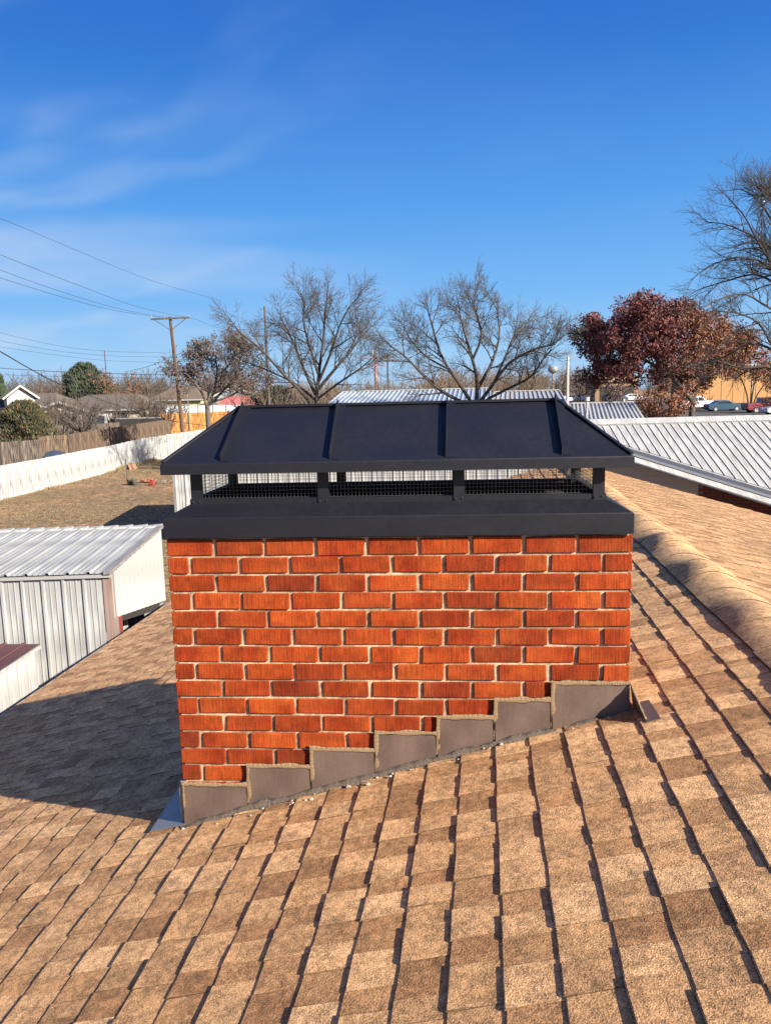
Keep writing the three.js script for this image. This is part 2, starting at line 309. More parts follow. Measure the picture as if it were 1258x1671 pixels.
    const id = grid.map((row, i) => row.map((p, j) => { const a = grid[i][Math.max(0, j - 1)], b = grid[i][Math.min(NA, j + 1)], c = grid[Math.max(0, i - 1)][j], d2 = grid[Math.min(NT, i + 1)][j]; const nn = d2.clone().sub(c).cross(b.clone().sub(a)).normalize(); if (nn.y < 0) nn.negate(); return m.vert(p, nn, p.x + m.uo[0], p.z + m.uo[1]); }));
    for (let i = 0; i < NT; i++) for (let j = 0; j < NA; j++) m.i.push(id[i][j], id[i + 1][j], id[i + 1][j + 1], id[i][j], id[i + 1][j + 1], id[i][j + 1]);
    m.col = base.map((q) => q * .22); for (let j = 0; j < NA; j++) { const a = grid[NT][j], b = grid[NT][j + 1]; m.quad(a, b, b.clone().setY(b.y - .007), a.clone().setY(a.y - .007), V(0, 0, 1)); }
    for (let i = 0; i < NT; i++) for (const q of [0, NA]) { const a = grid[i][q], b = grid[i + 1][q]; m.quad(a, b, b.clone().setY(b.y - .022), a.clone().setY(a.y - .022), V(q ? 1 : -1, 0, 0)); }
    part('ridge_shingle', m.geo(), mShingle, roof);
  }
}

/* ------------------------------------------------------------------ chimney */
const chimney = thing('chimney', 'orange red brick chimney standing on the tan shingled roof', 'chimney');
chimney.applyMatrix4(CH);
const ROW = .07379, BP = .203, BL = .1835, BH = .0634, CW = 1.816, CD = .64;
{
  const core = new MB(); core.box(-CW / 2 + .0095, CW / 2 - .0095, -1.55, -.002, -CD + .0095, -.0095); part('mortar', core.geo(), mMortar, chimney);
  const r = rng(12), rest = [];
  const tone = () => { const k = r(), d = .86 + .26 * r(); const c = k < .5 ? [.315, .052, .009] : k < .78 ? [.27, .043, .008] : k < .94 ? [.35, .063, .010] : [.215, .036, .009]; return c.map((q) => q * d); };
  const brickGeo = (x0, x1, yTop, zc, depth, rot, ox, oz) => {
    const m = new MB(); m.col = tone(); m.uo = [r() * 5, r() * 5]; m.chamfer(x1 - x0, BH + (r() - .5) * .003, depth, .0016 + .0018 * r(), .0019, r);
    const g = m.geo(); if (rot) g.rotateY(rot); g.rotateZ((r() - .5) * .006);
    if (!rot) g.translate((x0 + x1) / 2, yTop - ROW / 2 + (r() - .5) * .0025, zc + (r() - .5) * .003); else g.translate(ox + (r() - .5) * .003, yTop - ROW / 2, oz);
    return g;
  };
  const jA = []; for (let k = 0; k < 8; k++) jA.push(-.717 + k * BP); const jB = []; for (let k = 0; k < 9; k++) jB.push(-.822 + k * BP);
  const yRoof = (x) => -1.227 + .305 * (x + .908);                           // roof line along the face
  for (let row = 0; row < 19; row++) {
    const y = -row * ROW, js = [-CW / 2 - .01, ...(row % 2 ? jB : jA), CW / 2 + .01];
    for (let k = 0; k < js.length - 1; k++) {
      const a = js[k] + .0082 + (r() - .5) * .003, b = js[k + 1] - .0082 + (r() - .5) * .003;
      if (y < yRoof(b) - .02) continue;
      // what the stepped flashing hides is left out of the singled bricks
      const step = Math.floor((a + .9 + .06) / .2586);
      const hid = row >= 14 || y - .01 < -1.036 + .0738 * clamp(Math.floor(((a + b) / 2 + .903) / .2586), 0, 6);
      const g = brickGeo(a, b, y, -.046, .092);
      if (hid) rest.push(g); else part('brick', g, mBrick, chimney);
      rest.push(brickGeo(a, b, y, -CD + .046, .092));
    }
    // sides
    for (const s of [-1, 1]) { let z = -.092 - .02 - (row % 2 ? 0 : .09); while (z > -CD + .12) { const z2 = Math.max(z - BL, -CD + .105); if (y > yRoof(s * CW / 2) - .05) rest.push(brickGeo(0, z - z2, y, 0, .092, Math.PI / 2, s * (CW / 2 - .046), (z + z2) / 2)); z = z2 - .02; } }
  }
  part('brick_courses', mergeGeometries(rest), mBrick, chimney, 'stuff');
  // stepped counter-flashing: seven panels, each a course higher
  const fx = [-.912, -.632, -.365, -.097, .154, .383, .607, .914], fb = [-1.232, -1.131, -1.058, -.984, -.905, -.838, -.786, -.70], ft = [-1.038, -.955, -.876, -.805, -.734, -.660, -.590];
  const rf = rng(31);
  for (let k = 0; k < 7; k++) {
    const m = new MB(), NX = 6, NY = 4, x0 = fx[k] + .006, x1 = fx[k + 1] - .004, P = (i, j, o) => { const u = i / NX, v = j / NY, x = lerp(x0, x1, u), yb = lerp(fb[k], fb[k + 1], u) - .006, yt = ft[k] - .006 + .004 * Math.sin(u * 9 + k); return V(x, lerp(yb, yt, v), .010 + .008 * (1 - v) + .005 * noise3(x * 9, v * 4, k, 3) + o); };
    m.uo = [rf(), rf()];
    const id = []; for (let j = 0; j <= NY; j++) for (let i = 0; i <= NX; i++) { const p = P(i, j, 0), a = P(Math.min(NX, i + 1), j, 0).sub(P(Math.max(0, i - 1), j, 0)), b = P(i, Math.min(NY, j + 1), 0).sub(P(i, Math.max(0, j - 1), 0)); id.push(m.vert(p, a.cross(b).normalize(), p.x + m.uo[0], p.y + m.uo[1])); }
    for (let j = 0; j < NY; j++) for (let i = 0; i < NX; i++) { const a = j * (NX + 1) + i; m.i.push(a, a + 1, a + NX + 2, a, a + NX + 2, a + NX + 1); }
    for (let i = 0; i < NX; i++) m.quad(P(i, NY, 0), P(i + 1, NY, 0), P(i + 1, NY, -.022), P(i, NY, -.022), V(0, 1, 0));
    for (let j = 0; j < NY; j++) for (const i of [0, NX]) m.quad(P(i, j, 0), P(i, j + 1, 0), P(i, j + 1, -.02), P(i, j, -.02), V(i ? 1 : -1, 0, 0));
    part('flashing_panel', m.geo(), mFlash, chimney);
    // caulk along the top of the panel and down its left edge
    const bead = (pts, rad) => { const cp = catmull(pts, pts.length * 5); const b = new MB(); b.tube(cp, cp.map((q, i) => rad * (.5 + 1.25 * noise3(q.x * 30, q.y * 30, i * .07, 5))), 8); const g = b.geo(); g.scale(1, 1, .38); g.translate(0, 0, .009); part('caulk_bead', g, mCaulk, chimney); };
    const w = (x, y) => V(x, y + (rf() - .5) * .006, .009 + rf() * .003);
    bead([w(x0 - .004, ft[k]), w(lerp(x0, x1, .3), ft[k] - .001), w(lerp(x0, x1, .6), ft[k] + .001), w(x1 + .004, ft[k] - .001)], .0095);
    bead([w(x0 + .002, ft[k] + .002), w(x0, lerp(ft[k], fb[k], .35)), w(x0 + .003, lerp(ft[k], fb[k], .7)), w(x0, fb[k] + .012)], k ? .0095 : .005);
    
  }
  // tar bead where the flashing meets the shingles, with loose flecks
  { const b = new MB(), pts = []; for (let k = 0; k <= 40; k++) { const x = lerp(-.915, .86, k / 40), i = clamp(Math.floor(k / 40 * 6.8), 0, 6), u = (x - fx[i]) / (fx[i + 1] - fx[i]); pts.push(V(x, lerp(fb[i], fb[i + 1], clamp(u)) - .004 + .006 * (rf() - .5), .024 + .006 * rf())); } b.tube(pts, pts.map(() => .011 + .011 * rf()), 7); part('tar_bead', b.geo(), mTar, chimney);
    const c = new MB(); for (let k = 0; k < 26; k++) { const q = pts[Math.floor(rf() * 40)], s = .003 + .007 * rf() * rf(), p = V(q.x + (rf() - .5) * .03, q.y - .006, q.z + .012 + rf() * .05); const y = -1.227 + .296 * (p.x + .908) + .004; c.hexa([V(p.x - s, y, p.z - s), V(p.x + s, y, p.z - s * .6), V(p.x + s * .7, y, p.z + s), V(p.x - s, y, p.z + s * .8), V(p.x - s * .6, y + s, p.z - s * .5), V(p.x + s * .6, y + s * .8, p.z - s * .4), V(p.x + s * .4, y + s, p.z + s * .6), V(p.x - s * .6, y + s * .7, p.z + s * .5)]); } part('mortar_flecks', c.geo(), std([.34, .30, .25], .9), chimney, 'stuff'); }
  // soaker sheet under the lower corner and the bent flap at the upper corner (roof plane expressed in the chimney frame)
  const roofL = (x, z, h) => { const p = frameL((RX - x) / cosS, z, h); return p.applyMatrix4(chInv); };
  { const m = new MB(); const c = (x, z, h) => roofL(x, z, h); m.uo = [.3, .2];
    const A = [c(-1.40, -2.872, .016), c(-1.24, -2.86, .016), c(-1.245, -3.5, .016), c(-1.44, -3.5, .016)];
    m.hexa([...A.map((p) => p.clone().setY(p.y - .004)), ...A]);
    m.hexa([V(-.926, -1.36, .004), V(-.912, -1.36, .004), V(-.912, -1.36, -.62), V(-.926, -1.36, -.62), V(-.926, -1.04, .004), V(-.912, -1.04, .004), V(-.912, -1.04, -.62), V(-.926, -1.04, -.62)]);
    part('soaker_sheet', m.geo(), mFlashBlue, chimney); }
  { const m = new MB(), bb = roofL(.585, -2.965, .012), bf = roofL(.606, -2.815, .012), top = V(.914, -.596, .004), mid = bf.clone().lerp(top, .45).add(V(-.004, .004, .022)), T = (p) => p.clone().add(V(.004, .001, 0));
    for (const [a, c, d] of [[top, bb, mid], [mid, bb, bf]]) { m.tri(a, c, d, V(-1, 0, 0)); m.tri(T(a), T(c), T(d), V(1, 0, 0)); } m.quad(top, mid, T(mid), T(top), V(0, 0, 1)); m.quad(mid, bf, T(bf), T(mid), V(0, 0, 1));
    const f = [roofL(.604, -2.80, .013), roofL(.655, -2.80, .013), roofL(.65, -2.98, .013), roofL(.585, -2.98, .013)]; m.hexa([...f.map((p) => p.clone().setY(p.y - .004)), ...f]);
    part('flashing_flap', m.geo(), mFlash, chimney);
    const b = new MB(); const pts = catmull([V(.912, -.588, .008), top.clone().lerp(mid, .5), mid, mid.clone().lerp(bf, .5), bf], 14); b.tube(pts, pts.map(() => .003 + .005 * rf()), 6); part('caulk_bead', b.geo(), mCaulk, chimney); }
}

/* ------------------------------------------------------------------ chimney cap */
const cap = thing('chimney_cap', 'black metal hip roofed cap with mesh sides on the brick chimney', 'chimney cap');
cap.applyMatrix4(CH);
{
  const zf = .022, zb = -CD - .022, hx = .909;
  // skirt: a folded band round the top course and the sloped deck above it
  const s = new MB();
  for (const [a, b] of [[[-hx, zf], [hx, zf]], [[hx, zf], [hx, zb]], [[hx, zb], [-hx, zb]], [[-hx, zb], [-hx, zf]]]) {
    const d = V(b[0] - a[0], 0, b[1] - a[1]).normalize(), n = V(-d.z, 0, d.x).multiplyScalar(-1);
    const o = (p, y, off) => V(p[0] + n.x * off, y, p[1] + n.z * off);
    const c = V(0, 0, -CD / 2), out = V((a[0] + b[0]) / 2, 0, (a[1] + b[1]) / 2).sub(c).setY(0);
    s.quad(o(a, .006, 0), o(b, .006, 0), o(b, .083, 0), o(a, .083, 0), out);
    const ia = [a[0] * .9, lerp(a[1], -CD / 2, .2)], ib = [b[0] * .9, lerp(b[1], -CD / 2, .2)];
    // rounded brake line, deck, upstand
    const e = (p, k) => [p[0] * (1 - k), lerp(p[1], -CD / 2, k * 2.2)];
    s.quad(V(a[0], .083, a[1]), V(b[0], .083, b[1]), V(e(b, .004)[0], .087, e(b, .004)[1]), V(e(a, .004)[0], .087, e(a, .004)[1]), V(0, 1, 0).add(out.clone().normalize()));
    s.quad(V(e(a, .004)[0], .087, e(a, .004)[1]), V(e(b, .004)[0], .087, e(b, .004)[1]), V(ib[0], .132, ib[1]), V(ia[0], .132, ia[1]), V(0, 1, 0));
    s.quad(V(ia[0], .132, ia[1]), V(ib[0], .132, ib[1]), V(ib[0], .152, ib[1]), V(ia[0], .152, ia[1]), out);
    s.quad(V(ia[0], .152, ia[1]), V(ib[0], .152, ib[1]), V(ib[0] * .985, .152, lerp(ib[1], -CD / 2, .04)), V(ia[0] * .985, .152, lerp(ia[1], -CD / 2, .04)), V(0, 1, 0));
    s.quad(V(a[0], .006, a[1]), V(b[0], .006, b[1]), V(b[0] * .985, .006, lerp(b[1], -CD / 2, .03)), V(a[0] * .985, .006, lerp(a[1], -CD / 2, .03)), V(0, -1, 0));
  }
  part('skirt', s.geo(), mCap, cap);
  const inn = new MB(); inn.box(-.80, .80, .02, .10, -CD + .07, -.07); part('chase_floor', inn.geo(), mCapDark, cap);
  // posts
  const PX = [-.79, -.278, .256, .79], fz = -.064, bz = -.576;
  for (const z of [fz, bz]) for (const x of PX) {
    const m = new MB(), o = z === fz ? .010 : -.010; m.box(x - .0215, x + .0215, .118, .268, z - .012 + o, z + .012 + o);
    const p = part('post', m.geo(), mCap, cap);
    if (z === fz) for (const [dx, dy] of [[-.013, .141], [.013, .143]]) { const g = new THREE.CylinderGeometry(.0038, .0042, .004, 8); g.rotateX(Math.PI / 2); g.translate(x + dx, dy, z + .024); part('screw', g, mScrew, p); }
  }
  for (const x of [-.53, -.01, .52]) { const g = new THREE.CylinderGeometry(.004, .0045, .004, 8); g.rotateX(Math.PI / 2); g.translate(x, .143, fz + .006); part('screw', g, mScrew, cap); }
  // woven wire screens between the posts
  const wires = (x0, x1, z, along) => {
    const m = new MB(), n = Math.round((x1 - x0) / .0145), w = .0006;
    for (let i = 0; i <= n; i++) { const x = lerp(x0, x1, i / n); along ? m.box(x - w, x + w, .148, .268, z - w, z + w) : m.box(z - w, z + w, .148, .268, x - w, x + w); }
    for (let y = .153; y < .266; y += .0145) along ? m.box(x0, x1, y - w, y + w, z - w, z + w) : m.box(z - w, z + w, y - w, y + w, x0, x1);
    return m.geo();
  };
  part('wire_screen', wires(-.79, .79, fz - .006, true), mWire, cap, 'stuff'); part('wire_screen', wires(-.79, .79, bz + .006, true), mWire, cap, 'stuff');
  part('wire_screen', wires(bz, fz, -.795, false), mWire, cap, 'stuff'); part('wire_screen', wires(bz, fz, .795, false), mWire, cap, 'stuff');
  // hip roof
  const ez = .032, eb = -CD - .032, ex = .903, yl = .259, yh = .300, ry = .509, rx = .667, rz = -CD / 2;
  const c4 = [[-ex, ez], [ex, ez], [ex, eb], [-ex, eb]], T = (p, y, k = 0) => V(p[0], y, p[1]);
  const band = new MB(), cc = V(0, 0, rz);
  for (let i = 0; i < 4; i++) { const a = c4[i], b = c4[(i + 1) % 4], out = V((a[0] + b[0]) / 2, 0, (a[1] + b[1]) / 2).sub(cc); band.quad(T(a, yl), T(b, yl), T(b, yh - .003), T(a, yh - .003), out); const ia = [a[0] * .985, lerp(a[1], rz, .035)], ib = [b[0] * .985, lerp(b[1], rz, .035)]; band.quad(T(a, yl), T(b, yl), T(ib, yl), T(ia, yl), V(0, -1, 0)); band.quad(T(a, yh - .003), T(b, yh - .003), V(b[0] * .997, yh + .001, lerp(b[1], rz, .006)), V(a[0] * .997, yh + .001, lerp(a[1], rz, .006)), V(0, 1, 0).addScaledVector(out.normalize(), 1)); }
  part('eave_band', band.geo(), mCap, cap);
  const k4 = c4.map((p) => V(p[0] * .997, yh + .001, lerp(p[1], rz, .006))), rA = V(-rx, ry, rz), rB = V(rx, ry, rz);
  // front slope in bays so that each sheet oil-cans a little of its own
  const ribX = [-.665, -.238, .206, .640], bays = [-ex * .997, ...ribX, ex * .997];
  const frontY = (t) => lerp(yh + .001, ry, t), frontZ = (t) => lerp(k4[0].z, rz, t);
  for (let b = 0; b < 5; b++) {
    const m = new MB();
    if (b === 0) m.tri(V(bays[0], frontY(0), frontZ(0)), V(ribX[0], frontY(0), frontZ(0)), V(ribX[0], ry - .0005, rz), V(0, 1, 1));
    else if (b === 4) { m.tri(V(ribX[3], frontY(0), frontZ(0)), V(bays[5], frontY(0), frontZ(0)), rB, V(0, 1, 1)); m.tri(V(ribX[3], frontY(0), frontZ(0)), rB, V(ribX[3], ry, rz), V(0, 1, 1)); }
    else {
      const x0 = bays[b], x1 = bays[b + 1], NX = 8, NT = 6, P = (i, j) => { const u = i / NX, t = j / NT, bulge = .0022 * Math.sin(Math.PI * u) * Math.sin(Math.PI * t) * (b === 2 ? -1 : 1); return V(lerp(x0, x1, u), frontY(t) + bulge, frontZ(t) + bulge * .5); }, id = [];
      for (let j = 0; j <= NT; j++) for (let i = 0; i <= NX; i++) { const p = P(i, j), a = P(Math.min(NX, i + 1), j).sub(P(Math.max(0, i - 1), j)), c = P(i, Math.min(NT, j + 1)).sub(P(i, Math.max(0, j - 1))); id.push(m.vert(p, a.cross(c).normalize(), p.x, p.z)); }
      for (let j = 0; j < NT; j++) for (let i = 0; i < NX; i++) { const a = j * (NX + 1) + i; m.i.push(a, a + 1, a + NX + 2, a, a + NX + 2, a + NX + 1); }
    }
    part('roof_sheet', m.geo(), mCap, cap);
  }
  { const m = new MB(); m.quad(k4[2], k4[3], rA, rB, V(0, 1, -1)); part('roof_sheet', m.geo(), mCap, cap); }
  for (const s of [-1, 1]) { const m = new MB(); m.tri(s < 0 ? k4[0] : k4[1], s < 0 ? k4[3] : k4[2], s < 0 ? rA : rB, V(s, 1, 0)); part('roof_sheet', m.geo(), mCap, cap); }
  // standing seams: upright leg with a folded foot
  const nF = V(0, frontZ(0) - rz, ry - yh).normalize();
  for (const [i, x] of ribX.entries()) {
    const m = new MB(), xt = [-.652, -.246, .214, .655][i], t0 = .03, A = V(x, frontY(t0), frontZ(t0)), B = V(xt, ry + .001, rz + .004), h = .027;
    const o = (p, dx, k) => p.clone().add(V(dx, 0, 0)).addScaledVector(nF, k);
    m.hexa([o(A, -.0015, 0), o(A, .0045, 0), o(B, .0045, 0), o(B, -.0015, 0), o(A.clone().lerp(B, .03), -.0015, h), o(A.clone().lerp(B, .03), .0045, h), o(B, .0045, h), o(B, -.0015, h)]);
    m.hexa([o(A, .0045, .0008), o(A, .036, .0008), o(B, .036, .0008), o(B, .0045, .0008), o(A, .0045, .0026), o(A, .036, .0026), o(B, .036, .0026), o(B, .0045, .0026)]);
    part('standing_seam', m.geo(), mCap, cap);
  }
  const hip = (a, b) => { const m = new MB(); const p = a.clone().lerp(b, .02); p.y += .004; const q = b.clone(); q.y += .005; m.beam(p, q, .016, .007); part('hip_seam', m.geo(), mCap, cap); };
  hip(k4[0], rA); hip(k4[1], rB); hip(k4[2], rB); hip(k4[3], rA);
  { const m = new MB(); m.beam(V(-rx - .006, ry + .004, rz), V(rx + .008, ry + .004, rz), .03, .010); part('ridge_strip', m.geo(), mCap, cap); }
}
{ // pale chip of mortar lying inside the cap
  const m = new MB(), b = [V(.60, .102, -.12), V(.665, .102, -.135), V(.675, .102, -.20), V(.59, .102, -.19)]; m.hexa([...b, ...b.map((p, i) => V(p.x * .99 + .006, p.y + .022 + .006 * (i % 2), p.z))]);
  const g = m.geo(); g.applyMatrix4(CH); single('mortar_chip', g, std([.62, .55, .36], .9), 'pale chip of broken mortar lying inside the black chimney cap', 'mortar chip');
}
/* ------------------------------------------------------------------ white metal shed, left */
const sheetMats = { shed: mGalvWall };
{
  const shed = thing('metal_shed', 'white ribbed metal shed with red framed doorway beside the shingled eave', 'shed', V(-4.66, 0, -8.97), 9 * R2);
  const P = .256, HT = 2.66, HB = 2.79, DEP = 2.62;
  const wallGeo = ribSheet(P, HT, [[.03, 1], [.115, .32], [.185, .32]], .024, .05).geo(), roofGeo = (() => { const g = ribSheet(P, DEP + .09, [[.03, 1], [.115, .3], [.185, .3]], .026, .05).geo(); g.rotateX(-Math.PI / 2 + Math.atan((HB - HT) / DEP)); return g; })();
  for (let k = 0; k < 10; k++) {
    const w = part('wall_panel', wallGeo, mGalvWall, shed); w.position.set(-.10 - P * (k + 1), 0, 0);
    const r = part('roof_panel', roofGeo, mGalv, shed); r.position.set(-.02 - P * (k + 1), HT + .012, .05);
  }
  const rnd = rng(3);
  for (let k = 0; k < 12; k++) { const lo = 2.07 - .46 * k / 12, hi = lerp(HT, HB, (k + .5) / 12) - .03; const sg = ribSheet(.215, hi - lo, [[.03, .8], [.10, .35], [.165, .35]], .018, .05).geo(), sp = sg.attributes.position; for (let q = 0; q < sp.count; q++) sp.setY(q, sp.getY(q) + sp.getX(q) * (sp.getY(q) < 1e-6 ? -.178 : .05)); const w = part('side_panel', sg, mWhite, shed); w.rotation.y = Math.PI / 2; w.position.set(0, lo, -.02 - .215 * k); }
  const c = new MB(); c.box(-.09, .012, 0, HT - .01, -.13, .012); part('corner_trim', c.geo(), mPinkTrim, shed);
  const rk = new MB(); rk.beam(V(-.01, HT + .022, .07), V(-.01, HB + .022, -DEP - .03), .09, .04); part('rake_trim', rk.geo(), mTrim, shed);
  const dr = new MB(); dr.box(-2.7, .02, HT - .045, HT - .004, .002, .045); part('eave_trim', dr.geo(), std([.24, .24, .23], .6), shed);
  const rd = new MB(); for (let k = 0; k < 12; k++) { const x0 = -.0 - .235 * k; rd.hexa([V(x0 - .235, HB - .01, -DEP - .12), V(x0, HB - .01, -DEP - .12), V(x0, HB - .01, -DEP + .06), V(x0 - .235, HB - .01, -DEP + .06), V(x0 - .235, HB + .035, -DEP - .10), V(x0, HB + .055, -DEP - .10), V(x0, HB + .045, -DEP + .03), V(x0 - .235, HB + .028, -DEP + .03)]); } part('ridge_trim', rd.geo(), mWhite, shed);
  const jam = new MB(); jam.box(-.04, .022, 0, 2.03, -.30, -.20);  part('door_frame', jam.geo(), mRedSteel, shed); const hb = new MB(); hb.beam(V(-.05, 1.99, -.3), V(-.05, 1.60, -2.3), .05, .10); part('door_header', hb.geo(), mDark, shed);
  const st = new MB(); st.box(-.02, .004, 0, 2.06, -.20, -.125); part('side_strip', st.geo(), mTrim, shed);
  const inn = new MB(); inn.box(-2.66, -.05, 0, 2.5, -DEP, -DEP + .04); inn.box(-2.66, -2.62, 0, 2.5, -DEP, -.05); inn.box(-2.6, -.1, .0, .03, -DEP + .1, -.06); part('inner_wall', inn.geo(), mGalvWall, shed);
  const dp = ribSheet(1.3, 1.95, [[.1, 1], [.35, 1], [.6, 1], [.85, 1], [1.1, 1]], .02, .05).geo(); const q = part('door_panel', dp, mGalvWall, shed); q.rotation.y = Math.PI / 2; q.position.set(-.42, .05, -.62);
}
{ // small lean-to with a brown roof
  const s = thing('lean_to', 'small white metal lean-to with brown roof at the left edge', 'lean-to', V(-4.95, 0, -7.72), 3 * R2);
  const P = .22, H = 2.08, D = .95;
  for (let k = 0; k < 5; k++) { const w = part('wall_panel', ribSheet(.19, H, [[.03, .7], [.1, .3]], .012, .05).geo(), mWhite, s); w.rotation.y = Math.PI / 2; w.position.set(0, 0, .02 + D - .19 * k); }
  const fr = ribSheet(1.5, H - .05, [[.2, 1], [.45, 1], [.7, 1], [.95, 1], [1.2, 1]], .02, .05).geo(); const f = part('front_wall', fr, mWhite, s); f.position.set(-1.5, 0, D);
  for (let k = 0; k < 7; k++) { const g = ribSheet(P, D + .10, [[.03, 1]], .016, .05).geo(); g.rotateX(-Math.PI / 2 + .02); const r = part('roof_panel', g, mBrownMetal, s); r.position.set(.03 - P * (k + 1), H + .03, D + .05); }
  const e = new MB(); e.box(-.005, .035, H - .0, H + .032, -.05, D + .06); part('edge_trim', e.geo(), mWhite, s);
}
/* ------------------------------------------------------------------ white metal garage behind the chimney */
{
  const A = V(-10.33, 0, -24.85), B = V(2.97, 0, -26.48), len = A.distanceTo(B), turn = -Math.atan2(B.z - A.z, B.x - A.x);
  const g = thing('metal_garage', 'long white ribbed metal garage seen through the mesh of the chimney cap', 'garage', A, turn);
  const n = 38, P = len / n, geo = ribSheet(P, 2.5, [[.04, 1], [.17, .4], [.26, .4]], .03, .07).geo();
  for (let k = 0; k < n; k++) { const w = part('wall_panel', geo, mWhite, g); w.position.x = P * k; }
  const b = new MB(); b.box(0, len, 0, 2.46, -6, -.02); part('back_walls', b.geo(), mGalvWall, g);
  const t = new MB(); t.box(-.04, .05, 0, 2.5, -.05, .03); part('corner_trim', t.geo(), mTrim, g);
  const r = new MB(); r.hexa([V(-.15, 2.5, .12), V(len + .15, 2.5, .12), V(len + .15, 2.5, -6.15), V(-.15, 2.5, -6.15), V(-.15, 2.56, .12), V(len + .15, 2.56, .12), V(len + .15, 2.85, -6.15), V(-.15, 2.85, -6.15)]); part('roof', r.geo(), mGalv, g);
}
/* ------------------------------------------------------------------ white fence along the lawn */
{
  const f = thing('metal_fence', 'long bright white ribbed metal fence along the dry lawn', 'fence');
  const run = (A, B, hA, hB, n, pitch, ribs, mat) => {
    const d = B.clone().sub(A).setY(0), L = d.length(), turn = -Math.atan2(d.z, d.x), rnd = rng(n + 7);
    for (let k = 0; k < n; k++) {
      const t0 = k / n, p = A.clone().lerp(B, t0), w = L / n, y0 = groundY(p.x, p.z), h = lerp(hA, hB, t0);
      const rb = []; for (let q = 0; q < ribs; q++) rb.push([w * (q + .5) / ribs, q ? .7 : 1]);
      const m = part('fence_panel', ribSheet(w - .014, h + .1 + (rnd() - .5) * .04, rb, .034, w / ribs * .45).geo(), mat, f); m.position.set(p.x, y0 - .1, p.z); m.rotation.y = turn; m.rotation.z = (rnd() - .5) * .006;
    }
  };
  const A0 = V(-24.06, 0, -32.5), A = V(-24.23, 0, -36.1), B = V(-25.45, 0, -57.3), C = at(385, 690, 63);
  // the panels stand on the fence line with their faces to the lawn
  const mFence = std([.415, .425, .435], .55, { map: stainMap }); run(A0, A, 1.76, 1.76, 4, .9, 4, mFence); run(A, B, 1.74, 1.80, 22, .95, 4, mFence); run(B, V(C.x, 0, C.z), 1.78, 2.45, 12, .8, 3, mGalv);
  const pm = new MB(); for (let k = 0; k <= 9; k++) { const p = A0.clone().lerp(B, k / 9), y = groundY(p.x, p.z); pm.box(p.x - .16, p.x - .08, y - .1, y + 1.7, p.z - .04, p.z + .04); } part('fence_posts', pm.geo(), mTrim, f, 'stuff');
}
